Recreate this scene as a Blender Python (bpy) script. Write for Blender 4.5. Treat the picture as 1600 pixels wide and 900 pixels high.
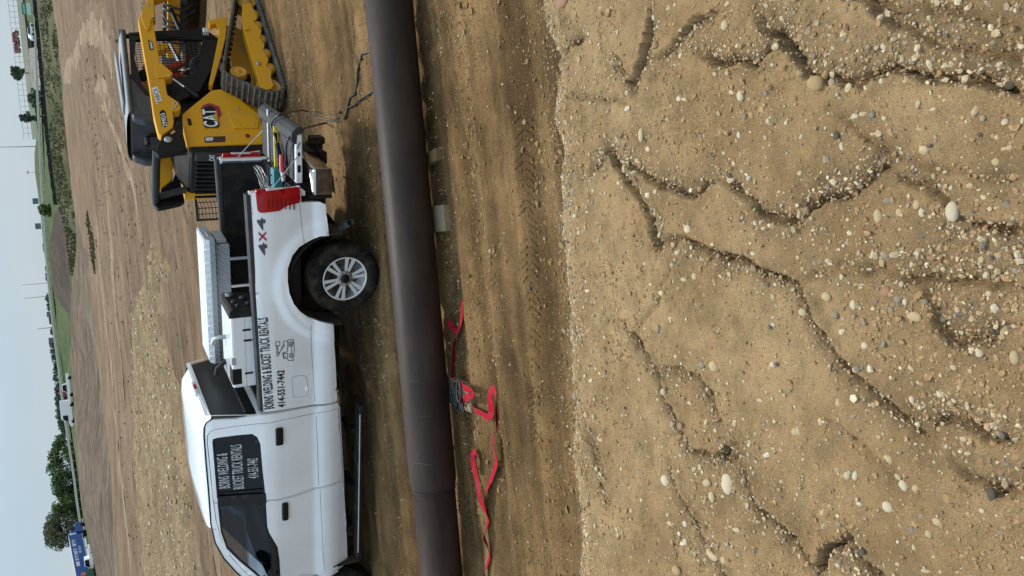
import bpy, bmesh, math, random
import numpy as np
from mathutils import Vector, Matrix
from mathutils.geometry import delaunay_2d_cdt
R = math.radians
random.seed(7); rng = np.random.default_rng(7)
scene = bpy.context.scene
col = scene.collection
for o in list(bpy.data.objects): bpy.data.objects.remove(o)

# ------------------------------------------------------------------ camera
# the photograph was taken with the phone on its side: "up" in the world is "left" in the picture
FPX, PITCH, ROLL, EYE = 1328.4, 0.4790, -0.1097, 3.231
fw = np.array([0, math.cos(PITCH), -math.sin(PITCH)])
_up = np.array([0, math.sin(PITCH), math.cos(PITCH)]); _rt = np.array([1., 0, 0])
rt = math.cos(ROLL) * _rt + math.sin(ROLL) * _up
up = -math.sin(ROLL) * _rt + math.cos(ROLL) * _up
CAM = np.array([0, 0, EYE])
cd = bpy.data.cameras.new('camera'); cam = bpy.data.objects.new('camera', cd); col.objects.link(cam)
cd.sensor_fit = 'HORIZONTAL'; cd.sensor_width = 36; cd.lens = 36 * FPX / 1600
cd.clip_start = 0.05; cd.clip_end = 12000
M = Matrix.Identity(4)
for i in range(3):
    M[i][0] = -up[i]; M[i][1] = rt[i]; M[i][2] = -fw[i]; M[i][3] = CAM[i]
cam.matrix_world = M
scene.camera = cam
scene.render.resolution_x, scene.render.resolution_y = 1024, 576

# ------------------------------------------------------------------ sky, sun, exposure
SUN_EL, SUN_AZ = R(58), R(28)          # azimuth measured from straight ahead (+Y) to the right
w = bpy.data.worlds.new('World'); scene.world = w; w.use_nodes = True
nt = w.node_tree; nt.nodes.clear()
out = nt.nodes.new('ShaderNodeOutputWorld'); bg = nt.nodes.new('ShaderNodeBackground')
sky = nt.nodes.new('ShaderNodeTexSky'); sky.sky_type = 'NISHITA'; sky.sun_disc = False
sky.sun_elevation = SUN_EL; sky.sun_rotation = SUN_AZ; sky.air_density = 1.3; sky.dust_density = 0.8; sky.ozone_density = 1.0
tc = nt.nodes.new('ShaderNodeTexCoord'); mp = nt.nodes.new('ShaderNodeMapping'); mp.inputs['Scale'].default_value = (1.2, 1.2, 7)
nz = nt.nodes.new('ShaderNodeTexNoise'); nz.inputs['Scale'].default_value = 1.6; nz.inputs['Detail'].default_value = 5; nz.inputs['Roughness'].default_value = .5
cr = nt.nodes.new('ShaderNodeValToRGB'); cr.color_ramp.elements[0].position = .32; cr.color_ramp.elements[1].position = .72
cr.color_ramp.elements[0].color = (.80, .80, .80, 1); cr.color_ramp.elements[1].color = (.98, .98, .98, 1)
mx = nt.nodes.new('ShaderNodeMix'); mx.data_type = 'RGBA'
mx.inputs[7].default_value = (6.3, 7.1, 8.1, 1)      # the thin cloud layer
nt.links.new(tc.outputs['Generated'], mp.inputs[0]); nt.links.new(mp.outputs[0], nz.inputs['Vector'])
nt.links.new(nz.outputs['Fac'], cr.inputs[0]); nt.links.new(cr.outputs[0], mx.inputs[0])
sx = nt.nodes.new('ShaderNodeSeparateXYZ'); nt.links.new(tc.outputs['Generated'], sx.inputs[0])
gr = nt.nodes.new('ShaderNodeMapRange'); gr.inputs['From Min'].default_value = .05; gr.inputs['From Max'].default_value = .9; gr.inputs['To Min'].default_value = 1; gr.inputs['To Max'].default_value = 2.4
nt.links.new(sx.outputs['Z'], gr.inputs['Value'])
vm = nt.nodes.new('ShaderNodeVectorMath'); vm.operation = 'SCALE'; vm.inputs[0].default_value = (3.95, 4.95, 5.85); nt.links.new(gr.outputs[0], vm.inputs['Scale']); nt.links.new(vm.outputs[0], mx.inputs[7])
nt.links.new(sky.outputs[0], mx.inputs[6]); nt.links.new(mx.outputs[2], bg.inputs[0])
bg.inputs[1].default_value = 0.088
nt.links.new(bg.outputs[0], out.inputs[0])
sd = bpy.data.lights.new('sun', 'SUN'); so = bpy.data.objects.new('sun', sd); col.objects.link(so)
sd.energy = 2.35; sd.angle = R(11); sd.color = (1, .94, .85)
sdir = Vector((math.sin(SUN_AZ) * math.cos(SUN_EL), math.cos(SUN_AZ) * math.cos(SUN_EL), math.sin(SUN_EL)))
so.rotation_euler = sdir.to_track_quat('Z', 'Y').to_euler(); so.location = (0, 0, 60)
scene.view_settings.view_transform = 'Standard'; scene.view_settings.look = 'None'
scene.view_settings.gamma = 1; scene.view_settings.exposure = 0.45

# ------------------------------------------------------------------ pixel rays (1600 x 900 photograph)
def ray(px, py):
    return fw + rt * ((900 - py) - 450) / FPX - up * (px - 800) / FPX
def onz(px, py, z=0.0):
    d = ray(px, py); return CAM + d * ((z - EYE) / d[2])
def atd(px, py, D):
    d = ray(px, py); return CAM + d * (D / math.hypot(d[0], d[1]))

# ------------------------------------------------------------------ materials
MATS = {}
def mat(name, c, rough=.6, metal=0., c2=None, scale=8., bump=0., bscale=None, coat=0., spec=.5, alpha=1., attr=None, stretch=None, detail=6, dirt=None):
    if name in MATS: return MATS[name]
    m = bpy.data.materials.new(name); m.use_nodes = True; n = m.node_tree; b = n.nodes['Principled BSDF']
    b.inputs['Roughness'].default_value = rough; b.inputs['Metallic'].default_value = metal
    b.inputs['Base Color'].default_value = (*c, 1); b.inputs['Coat Weight'].default_value = coat
    b.inputs['Coat Roughness'].default_value = .06
    b.inputs['Specular IOR Level'].default_value = spec
    if alpha < 1: b.inputs['Alpha'].default_value = alpha
    t = n.nodes.new('ShaderNodeTexCoord'); vec = t.outputs['Object']
    if stretch:
        mpn = n.nodes.new('ShaderNodeMapping'); mpn.inputs['Scale'].default_value = stretch
        n.links.new(vec, mpn.inputs[0]); vec = mpn.outputs[0]
    src = None
    if attr:
        a = n.nodes.new('ShaderNodeAttribute'); a.attribute_name = attr; src = a.outputs['Color']
    if c2 is not None or attr:
        z = n.nodes.new('ShaderNodeTexNoise'); z.inputs['Scale'].default_value = scale; z.inputs['Detail'].default_value = detail
        z.inputs['Roughness'].default_value = .62
        n.links.new(vec, z.inputs['Vector'])
        rp = n.nodes.new('ShaderNodeValToRGB'); rp.color_ramp.elements[0].position = .36; rp.color_ramp.elements[1].position = .66
        n.links.new(z.outputs['Fac'], rp.inputs[0])
        if attr:
            rp.color_ramp.elements[0].color = (.72, .72, .72, 1); rp.color_ramp.elements[1].color = (1.1, 1.1, 1.1, 1)
            mm = n.nodes.new('ShaderNodeMix'); mm.data_type = 'RGBA'; mm.blend_type = 'MULTIPLY'; mm.inputs[0].default_value = 1
            n.links.new(src, mm.inputs[6]); n.links.new(rp.outputs[0], mm.inputs[7]); src = mm.outputs[2]
        else:
            rp.color_ramp.elements[0].color = (*c, 1); rp.color_ramp.elements[1].color = (*c2, 1); src = rp.outputs[0]
    if dirt:      # dust settled on the thing: (colour, amount, scale)
        dn = n.nodes.new('ShaderNodeTexNoise'); dn.inputs['Scale'].default_value = dirt[2]; dn.inputs['Detail'].default_value = 8; dn.inputs['Roughness'].default_value = .7
        n.links.new(vec, dn.inputs['Vector'])
        dr = n.nodes.new('ShaderNodeMapRange'); dr.inputs['From Min'].default_value = .45; dr.inputs['From Max'].default_value = .75; dr.inputs['To Max'].default_value = dirt[1]
        n.links.new(dn.outputs['Fac'], dr.inputs['Value'])
        dm = n.nodes.new('ShaderNodeMix'); dm.data_type = 'RGBA'; dm.inputs[6].default_value = (*c, 1); dm.inputs[7].default_value = (*dirt[0], 1)
        n.links.new(dr.outputs[0], dm.inputs[0])
        if src is not None: n.links.new(src, dm.inputs[6])
        src = dm.outputs[2]
        rr = n.nodes.new('ShaderNodeMapRange'); rr.inputs['To Min'].default_value = rough; rr.inputs['To Max'].default_value = min(1, rough + .35)
        n.links.new(dr.outputs[0], rr.inputs['Value']); n.links.new(rr.outputs[0], b.inputs['Roughness'])
    if src is not None: n.links.new(src, b.inputs['Base Color'])
    if bump:
        z2 = n.nodes.new('ShaderNodeTexNoise'); z2.inputs['Scale'].default_value = bscale or scale * 3; z2.inputs['Detail'].default_value = 8
        z2.inputs['Roughness'].default_value = .65
        n.links.new(vec, z2.inputs['Vector'])
        bp = n.nodes.new('ShaderNodeBump'); bp.inputs['Strength'].default_value = 1; bp.inputs['Distance'].default_value = bump
        n.links.new(z2.outputs['Fac'], bp.inputs['Height']); n.links.new(bp.outputs[0], b.inputs['Normal'])
    MATS[name] = m
    return m

def glass(name, tint, alpha):
    if name in MATS: return MATS[name]
    m = bpy.data.materials.new(name); m.use_nodes = True; n = m.node_tree; n.nodes.clear()
    o = n.nodes.new('ShaderNodeOutputMaterial'); g = n.nodes.new('ShaderNodeBsdfGlossy'); g.inputs['Roughness'].default_value = .03
    t = n.nodes.new('ShaderNodeBsdfTransparent'); t.inputs[0].default_value = (*tint, 1)
    lw = n.nodes.new('ShaderNodeLayerWeight'); lw.inputs[0].default_value = .5
    pw = n.nodes.new('ShaderNodeMath'); pw.operation = 'POWER'; pw.inputs[1].default_value = 4; n.links.new(lw.outputs['Facing'], pw.inputs[0])
    f = n.nodes.new('ShaderNodeMath'); f.operation = 'MULTIPLY_ADD'; f.inputs[1].default_value = .7; f.inputs[2].default_value = .035; n.links.new(pw.outputs[0], f.inputs[0])
    x = n.nodes.new('ShaderNodeMixShader')
    n.links.new(f.outputs[0], x.inputs[0]); n.links.new(t.outputs[0], x.inputs[1]); n.links.new(g.outputs[0], x.inputs[2]); n.links.new(x.outputs[0], o.inputs[0])
    MATS[name] = m; return m

DUST = (.30, .22, .13)
white_paint = mat('white_paint', (.80, .81, .82), .22, coat=1., dirt=(DUST, .15, 2.3))
black_plastic = mat('black_plastic', (.010, .010, .011), .6, dirt=(DUST, .12, 6), spec=.2)
black_trim = mat('black_trim', (.008, .008, .009), .4, spec=.25)
grey_plastic = mat('grey_plastic', (.028, .029, .032), .6, dirt=(DUST, .12, 5), spec=.25)
dark_under = mat('chassis_black', (.010, .009, .008), .9, dirt=(DUST, .30, 5), spec=.1)
rubber = mat('tyre_rubber', (.011, .011, .011), .9, dirt=(DUST, .22, 9), bump=.002, bscale=60, spec=.15)
rim_metal = mat('rim_metal', (.72, .72, .72), .32, .15, dirt=(DUST, .06, 9))
chrome = mat('chrome', (.72, .72, .72), .12, 1., dirt=(DUST, .35, 4))
steel = mat('steel', (.42, .42, .42), .4, .8, dirt=(DUST, .3, 8))
red_lens = mat('red_lens', (.36, .004, .008), .15, spec=.4)
clear_lens = mat('clear_lens', (.55, .55, .54), .15, coat=.5)
tint_glass = mat('tinted_glass', (.006, .007, .010), .08, spec=.25)
grey_glass = mat('rear_window_glass', (.022, .022, .023), .35, spec=.3)
win_glass = glass('window_glass', (.20, .23, .28), 1)
ink = mat('black_vinyl', (.012, .012, .013), .5)
pale_vinyl = mat('pale_vinyl', (.52, .53, .54), .5)
yellow = mat('machine_yellow', (.66, .315, .006), .5, spec=.3, dirt=(DUST, .30, 3.5))
hose_black = mat('hose_black', (.015, .015, .016), .45)
wood = mat('weathered_wood', (.20, .145, .085), .9, c2=(.30, .235, .155), scale=6, stretch=(2, 14, 14), bump=.003)

# ------------------------------------------------------------------ mesh helpers
class MB:
    def __init__(s): s.v = []; s.f = []; s.sm = []
    def add(s, vs, fs, smooth=False):
        o = len(s.v); s.v += [tuple(map(float, p)) for p in vs]; s.f += [tuple(i + o for i in f) for f in fs]; s.sm += [smooth] * len(fs); return s
    def box(s, x0, x1, y0, y1, z0, z1, c=0.0):
        if x1 < x0: x0, x1 = x1, x0
        if y1 < y0: y0, y1 = y1, y0
        if z1 < z0: z0, z1 = z1, z0
        if c <= 0:
            vs = [(x, y, z) for z in (z0, z1) for y in (y0, y1) for x in (x0, x1)]
            return s.add(vs, [(0, 2, 3, 1), (4, 5, 7, 6), (0, 1, 5, 4), (2, 6, 7, 3), (0, 4, 6, 2), (1, 3, 7, 5)])
        c = min(c, (x1 - x0) * .49, (y1 - y0) * .49, (z1 - z0) * .49)
        bm = bmesh.new(); bmesh.ops.create_cube(bm, size=1)
        for v in bm.verts:
            v.co = ((x0 + x1) / 2 + v.co.x * (x1 - x0), (y0 + y1) / 2 + v.co.y * (y1 - y0), (z0 + z1) / 2 + v.co.z * (z1 - z0))
        bmesh.ops.bevel(bm, geom=list(bm.edges), offset=c, segments=2, affect='EDGES', profile=.5)
        return s.bm(bm)
    def bm(s, bm, smooth=False):
        bm.verts.index_update()
        s.add([v.co[:] for v in bm.verts], [[v.index for v in f.verts] for f in bm.faces], smooth); bm.free(); return s
    def prism(s, pts, a, b, axis='y', c=0.0):
        """polygon pts in the plane across `axis`, extruded from a to b"""
        n = len(pts)
        def P(p, t): return {'y': (p[0], t, p[1]), 'x': (t, p[0], p[1]), 'z': (p[0], p[1], t)}[axis]
        bm = bmesh.new(); va = [bm.verts.new(P(p, a)) for p in pts]; vb = [bm.verts.new(P(p, b)) for p in pts]
        bm.faces.new(va); bm.faces.new(vb[::-1])
        for i in range(n): bm.faces.new((va[i], vb[i], vb[(i + 1) % n], va[(i + 1) % n]))
        bmesh.ops.recalc_face_normals(bm, faces=bm.faces[:])
        if c > 0: bmesh.ops.bevel(bm, geom=list(bm.edges), offset=c, segments=2, affect='EDGES', profile=.5)
        return s.bm(bm)
    def tube(s, path, r, n=8, cap=True):
        path = [Vector(p) for p in path]; rs = r if isinstance(r, (list, tuple)) else [r] * len(path)
        rings = []; up_ = None
        for i, p in enumerate(path):
            t = (path[min(i + 1, len(path) - 1)] - path[max(i - 1, 0)]).normalized()
            if up_ is None: up_ = t.orthogonal().normalized()
            up_ = (up_ - t * up_.dot(t)).normalized(); sd_ = t.cross(up_)
            rings.append([p + (up_ * math.cos(2 * math.pi * k / n) + sd_ * math.sin(2 * math.pi * k / n)) * rs[i] for k in range(n)])
        vs = [v[:] for rg in rings for v in rg]
        fs = [(i * n + k, i * n + (k + 1) % n, (i + 1) * n + (k + 1) % n, (i + 1) * n + k) for i in range(len(path) - 1) for k in range(n)]
        s.add(vs, fs, True)
        if cap:
            m = len(path) - 1
            s.add([v[:] for v in rings[0]], [tuple(range(n))[::-1]]); s.add([v[:] for v in rings[m]], [tuple(range(n))])
        return s
    def lathe(s, prof, c, axis='y', n=32, smooth=True):
        """prof: (radius, along) pairs round an axis through c"""
        vs = []
        for r, a in prof:
            for k in range(n):
                t = 2 * math.pi * k / n; p, q_ = r * math.cos(t), r * math.sin(t)
                vs.append({'y': (c[0] + p, c[1] + a, c[2] + q_), 'x': (c[0] + a, c[1] + p, c[2] + q_), 'z': (c[0] + p, c[1] + q_, c[2] + a)}[axis])
        m = len(prof)
        fs = [(i * n + k, (i + 1) * n + k, (i + 1) * n + (k + 1) % n, i * n + (k + 1) % n) for i in range(m - 1) for k in range(n)]
        s.add(vs, fs, smooth)
        for i, flip in ((0, False), (m - 1, True)):
            if prof[i][0] > 1e-4: s.add(vs[i * n:(i + 1) * n], [tuple(range(n))[::-1] if flip else tuple(range(n))])
        return s
    def grid(s, P, smooth=True, closed=False):
        """P: rows x cols x 3"""
        P = np.asarray(P, float); a, b = P.shape[:2]
        fs = [(i * b + j, i * b + (j + 1) % b, (i + 1) * b + (j + 1) % b, (i + 1) * b + j) for i in range(a - 1) for j in range(b if closed else b - 1)]
        return s.add(P.reshape(-1, 3), fs, smooth)
    def build(s, name, m, parent=None, fix=True):
        me = bpy.data.meshes.new(name); me.from_pydata(s.v, [], s.f)
        me.polygons.foreach_set('use_smooth', s.sm)
        if fix and len(s.f) < 60000:
            b = bmesh.new(); b.from_mesh(me); bmesh.ops.recalc_face_normals(b, faces=b.faces[:]); b.to_mesh(me); b.free()
        me.materials.append(m); me.update()
        return link(name, me, parent)
def link(name, me, parent=None):
    o = bpy.data.objects.new(name, me); col.objects.link(o)
    if parent: o.parent = parent
    return o
def tag(o, label=None, cat=None, group=None, kind=None):
    if label: o['label'] = label
    if cat: o['category'] = cat
    if group: o['group'] = group
    if kind: o['kind'] = kind
    return o
def empty(name, loc, rz=0, label=None, cat=None, group=None):
    o = bpy.data.objects.new(name, None); o.empty_display_size = .2; col.objects.link(o); o.location = loc; o.rotation_euler = (0, 0, rz)
    return tag(o, label, cat, group)
def copy_tree(o, parent=None):
    c = o.copy(); col.objects.link(c); c.parent = parent
    for ch in [k for k in bpy.data.objects if k.parent == o]: copy_tree(ch, c)
    return c

# value noise on numpy arrays
def _hash(ix, iy, s):
    h = (ix * 374761393 + iy * 668265263 + s * 1442695041) & 0xFFFFFFFF
    h = ((h ^ (h >> 13)) * 1274126177) & 0xFFFFFFFF
    return ((h ^ (h >> 16)) & 0xFFFF) / 65535.0
def vnoise(x, y, s=0):
    x = np.asarray(x, float); y = np.asarray(y, float)
    ix = np.floor(x).astype(np.int64); iy = np.floor(y).astype(np.int64); fx = x - ix; fy = y - iy
    ux = fx * fx * (3 - 2 * fx); uy = fy * fy * (3 - 2 * fy)
    a = _hash(ix, iy, s); b = _hash(ix + 1, iy, s); c = _hash(ix, iy + 1, s); d = _hash(ix + 1, iy + 1, s)
    return (a + (b - a) * ux) * (1 - uy) + (c + (d - c) * ux) * uy - .5
def fbm(x, y, o=5, s=0, g=.5):
    t = 0; a = 1.; f = 1.
    for i in range(o): t = t + a * vnoise(x * f + 13.7 * i, y * f + 7.1 * i, s + i); a *= g; f *= 2.03
    return t
def sstep(a, b, x): t = np.clip((x - a) / (b - a), 0, 1); return t * t * (3 - 2 * t)
def inpoly(x, y, P):
    x = np.asarray(x, float); y = np.asarray(y, float); r = np.zeros(x.shape, bool); n = len(P)
    for i in range(n):
        x0, y0 = P[i]; x1, y1 = P[(i + 1) % n]
        if y0 == y1: continue
        c = ((y0 > y) != (y1 > y)) & (x < (x1 - x0) * (y - y0) / (y1 - y0) + x0); r ^= c
    return r
def polydist(x, y, P):
    """signed distance (sign = side of the nearest segment) and share of length"""
    best = np.full(np.shape(x), 1e9); sg = np.zeros(np.shape(x)); 
    for (x0, y0), (x1, y1) in zip(P[:-1], P[1:]):
        dx, dy = x1 - x0, y1 - y0; L2 = dx * dx + dy * dy + 1e-12
        t = np.clip(((x - x0) * dx + (y - y0) * dy) / L2, 0, 1)
        ex, ey = x - x0 - t * dx, y - y0 - t * dy; d = np.hypot(ex, ey)
        m = d < best; best = np.where(m, d, best); sg = np.where(m, np.sign(dx * ey - dy * ex), sg)
    return best, sg
def fontmesh(body, bold=.018):
    c = bpy.data.curves.new('t', 'FONT'); c.body = body; c.resolution_u = 3; c.offset = bold; c.space_character = 1.08
    o = bpy.data.objects.new('t', c); col.objects.link(o); dg = bpy.context.evaluated_depsgraph_get(); dg.update()
    me = bpy.data.meshes.new_from_object(o.evaluated_get(dg)); bpy.data.objects.remove(o); bpy.data.curves.remove(c)
    V = np.array([v.co[:] for v in me.vertices]); F = [tuple(p.vertices) for p in me.polygons]; bpy.data.meshes.remove(me)
    V[:, 0] = (V[:, 0] - V[:, 0].min()) / np.ptp(V[:, 0]); V[:, 1] = (V[:, 1] - V[:, 1].min()) / np.ptp(V[:, 1])
    return V[:, :2], F
# ================================================================== terrain
def far_rise(X, Y):
    D = np.hypot(X, Y); a = np.arctan2(X, np.maximum(Y, 1e-3))
    s2 = .032 * np.clip((-a - .03) / .25, 0, 1.25)
    d = np.clip(D - 40, 0, None); d = np.where(D < 60, d * d / 40, d - 10)
    return (.020 * np.minimum(d, 60) + s2 * np.minimum(d, 40)) * (Y > 0)
PU = np.array([math.cos(.0496), -math.sin(.0496)])     # direction of the wheel ruts (along the pipe)
def ground_h(X, Y, fine=True):
    X = np.asarray(X, float); Y = np.asarray(Y, float)
    u = X * PU[0] + Y * PU[1]; v = -X * PU[1] + Y * PU[0]
    z = far_rise(X, Y)
    D = np.hypot(X, Y)
    z = z + .10 * fbm(X * .11, Y * .11, 3, 3) * sstep(14, 40, D)
    z = z + sstep(16, 26, D) * .16 * fbm(X * .22, Y * .5, 4, 33)
    if fine:
        near = 1 - sstep(16, 24, D)
        z = z + near * (.030 * fbm(v * 2.3, u * .16, 3, 5) + .035 * fbm(v * 1.1, u * .5, 3, 9) + .026 * fbm(u * 3.3, v * 4.2, 4, 11) + .012 * fbm(u * 2, v * 22, 3, 13))
        z = z + near * .045 * fbm(u * 9, v * 11, 4, 21) * sstep(-.15, .35, fbm(u * .5, v * 1.6, 3, 17))
        for vc, wd, dp, s0 in ((6.78, .17, .045, 1), (5.55, .22, .05, 2), (8.75, .22, .04, 3), (9.1, .2, .03, 4), (10.9, .3, .05, 5), (12.0, .3, .04, 6)):
            c = vc + .10 * vnoise(u * .4, u * 0 + s0, 40 + s0)
            t = (v - c) / wd
            z = z + near * dp * (-np.exp(-t * t) + .6 * np.exp(-((np.abs(t) - 1.7) * 1.7) ** 2)) * (.6 + .9 * (vnoise(u * .7, v * 0 + s0, 50 + s0) + .5))
    # keep the soil flat and just below wheels, tracks and blocks
    z = np.where(D < 30, z, z)
    return z
FLAT = []        # (x, y, r, z) pads that press the soil down
def ground_final(X, Y):
    z = ground_h(X, Y)
    for (x, y, r, h) in FLAT:
        d = np.hypot(X - x, Y - y); k = 1 - sstep(r, r * 1.9, d); z = z * (1 - k) + h * k
    return z
def spaced(dense0, dense1, step, lo, hi, grow=1.09):
    a = list(np.arange(dense0, dense1 + 1e-6, step)); s = step; x = a[-1]
    while x < hi: s *= grow; x += s; a.append(x)
    s = step; x = a[0]; pre = []
    while x > lo: s *= grow; x -= s; pre.append(x)
    return np.array(pre[::-1] + a)

def heightmesh(name, xs, ys, hf, m, smooth=True):
    X, Y = np.meshgrid(xs, ys); Z = hf(X, Y); a, b = X.shape
    V = np.stack([X, Y, Z], -1).reshape(-1, 3)
    i = np.arange(a - 1)[:, None] * b + np.arange(b - 1)[None]
    F = np.stack([i, i + 1, i + 1 + b, i + b], -1).reshape(-1, 4)
    me = bpy.data.meshes.new(name)
    me.vertices.add(len(V)); me.vertices.foreach_set('co', V.ravel())
    me.loops.add(F.size); me.loops.foreach_set('vertex_index', F.ravel().astype(np.int32))
    me.polygons.add(len(F)); me.polygons.foreach_set('loop_start', np.arange(0, F.size, 4, dtype=np.int32))
    me.update(calc_edges=True); me.polygons.foreach_set('use_smooth', np.full(len(F), smooth))
    me.materials.append(m); me.validate()
    return link(name, me), Z

def soil(name, cols, scales=(.35, 3., 40.), bump=(.02, 22.), streak=None, far=None, fine=.35, pos=(.38, .62), moist=None):
    """dry soil: three sizes of mottling, streaks along the ruts, optional second soil farther off"""
    m = bpy.data.materials.new(name); m.use_nodes = True; n = m.node_tree; b = n.nodes['Principled BSDF']
    b.inputs['Roughness'].default_value = .95; b.inputs['Specular IOR Level'].default_value = .15
    g = n.nodes.new('ShaderNodeNewGeometry'); P = g.outputs['Position']
    def noise(sc, det=5, st=None, rg=.6):
        v = P
        if st:
            mm = n.nodes.new('ShaderNodeMapping'); mm.inputs['Scale'].default_value = st; mm.inputs['Rotation'].default_value = (0, 0, .05); n.links.new(P, mm.inputs[0]); v = mm.outputs[0]
        z = n.nodes.new('ShaderNodeTexNoise'); z.inputs['Scale'].default_value = sc; z.inputs['Detail'].default_value = det; z.inputs['Roughness'].default_value = rg
        n.links.new(v, z.inputs['Vector']); return z.outputs['Fac']
    def ramp(f, c0, c1, p0=.38, p1=.62):
        r = n.nodes.new('ShaderNodeValToRGB'); r.color_ramp.elements[0].position = p0; r.color_ramp.elements[1].position = p1
        r.color_ramp.elements[0].color = (*c0, 1); r.color_ramp.elements[1].color = (*c1, 1); n.links.new(f, r.inputs[0]); return r.outputs[0]
    def mix(f, a, c, mode='MIX'):
        x = n.nodes.new('ShaderNodeMix'); x.data_type = 'RGBA'; x.blend_type = mode
        if isinstance(f, float): x.inputs[0].default_value = f
        else: n.links.new(f, x.inputs[0])
        n.links.new(a, x.inputs[6]); n.links.new(c, x.inputs[7]); return x.outputs[2]
    c = ramp(noise(scales[0], 6), cols[0], cols[1], *pos)
    c = mix(1., c, ramp(noise(scales[1], 6), (.80, .80, .79), (1.12, 1.11, 1.09)), 'MULTIPLY')
    if streak: c = mix(1., c, ramp(noise(streak[0], 5, streak[1]), (.58, .56, .53), (1.20, 1.19, 1.17)), 'MULTIPLY')
    if far:
        sx = n.nodes.new('ShaderNodeSeparateXYZ'); n.links.new(P, sx.inputs[0])
        wob = n.nodes.new('ShaderNodeMath'); wob.operation = 'MULTIPLY_ADD'; n.links.new(noise(.12, 3), wob.inputs[0]); wob.inputs[1].default_value = 14; n.links.new(sx.outputs['Y'], wob.inputs[2])
        mr = n.nodes.new('ShaderNodeMapRange'); n.links.new(wob.outputs[0], mr.inputs['Value']); mr.inputs['From Min'].default_value = far[1]; mr.inputs['From Max'].default_value = far[2]
        fc = ramp(noise(.16, 6, (1, 2.2, 1)), far[0][0], far[0][1])
        fc = mix(1., fc, ramp(noise(1.1, 6, (.35, 1.5, 1)), (.70, .69, .68), (1.18, 1.17, 1.16)), 'MULTIPLY')
        fc = mix(1., fc, ramp(noise(4.5, 6, (.5, 1.4, 1), .7), (.66, .65, .63), (1.22, 1.21, 1.20), .33, .67), 'MULTIPLY')
        c = mix(mr.outputs[0], c, fc)
    c = mix(fine, c, ramp(noise(scales[2], 6, None, .75), (.45, .44, .42), (1.6, 1.6, 1.58), .30, .70), 'MULTIPLY')
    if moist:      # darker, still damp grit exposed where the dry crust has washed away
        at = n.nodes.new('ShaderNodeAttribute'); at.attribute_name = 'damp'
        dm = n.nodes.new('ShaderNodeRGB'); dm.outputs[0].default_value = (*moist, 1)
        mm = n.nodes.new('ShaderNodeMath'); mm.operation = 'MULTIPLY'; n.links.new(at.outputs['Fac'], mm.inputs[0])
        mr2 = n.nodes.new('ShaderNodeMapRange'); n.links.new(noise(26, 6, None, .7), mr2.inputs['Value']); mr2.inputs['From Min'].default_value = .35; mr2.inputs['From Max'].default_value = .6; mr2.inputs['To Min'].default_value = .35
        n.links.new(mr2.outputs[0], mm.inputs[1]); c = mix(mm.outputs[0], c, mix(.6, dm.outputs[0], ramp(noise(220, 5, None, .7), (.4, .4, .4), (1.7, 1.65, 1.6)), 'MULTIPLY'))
    n.links.new(c, b.inputs['Base Color'])
    bp = n.nodes.new('ShaderNodeBump'); bp.inputs['Distance'].default_value = bump[0]; bp.inputs['Strength'].default_value = 1
    n.links.new(noise(bump[1], 10, None, .72), bp.inputs['Height']); n.links.new(bp.outputs[0], b.inputs['Normal'])
    return m

TRUCK = np.array([.677, 10.394]); TYAW = .3905
def tworld(x, y): 
    return TRUCK + x * np.array([-math.cos(TYAW), math.sin(TYAW)]) + y * np.array([-math.sin(TYAW), -math.cos(TYAW)])
for x in (0, 4.47):
    for y in (.86, -.86): FLAT.append((*tworld(x, y), .26, -.006))
MYAW, MPITCH, MHW = R(36), R(1.0), .88
_mb = onz(446, 128)
MN3 = np.array([math.sin(MYAW), -math.cos(MYAW), 0]); MC0 = _mb - MHW * MN3
for t in np.linspace(-.1, 2.4, 8):
    for y in (MHW - .18, -MHW + .18):
        p = MC0[:2] + np.array([math.cos(MYAW), math.sin(MYAW)]) * t + MN3[:2] * y; FLAT.append((*p, .32, -.008 - t * math.sin(MPITCH)))
# cribbing under the pipe
PIPE_Y0, PIPE_YAW, PIPE_R, PIPE_GAP = 7.676, .0496, .2258, .06
def pipe_at(u): return np.array([-u * math.cos(PIPE_YAW), PIPE_Y0 + u * math.sin(PIPE_YAW)])     # u metres to the left
CRIBS = [(-1.22, .30), (-.70, .30), (1.02, .34), (3.9, .3), (-4.2, .3)]
for u, _ in CRIBS:
    for k in (-.35, -.12, .12, .35):
        p = pipe_at(u) + np.array([math.sin(PIPE_YAW), math.cos(PIPE_YAW)]) * k; FLAT.append((*p, .16, -.004))

m_ground = soil('dry_site_soil', ((.200, .118, .050), (.365, .228, .104)), (.5, 3.2, 75.), (.075, 34.), (1.0, (.22, 3.4, 1)), far=(((.172, .112, .068), (.248, .170, .108)), 16, 38), fine=.95)
xs = spaced(-5.2, 7.0, .036, -3000, 3000, 1.065); ys = spaced(4.0, 14.0, .036, -1500, 4500, 1.04)
ground, _ = heightmesh('ground', xs, ys, ground_final, m_ground)
tag(ground, kind='structure')

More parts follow.
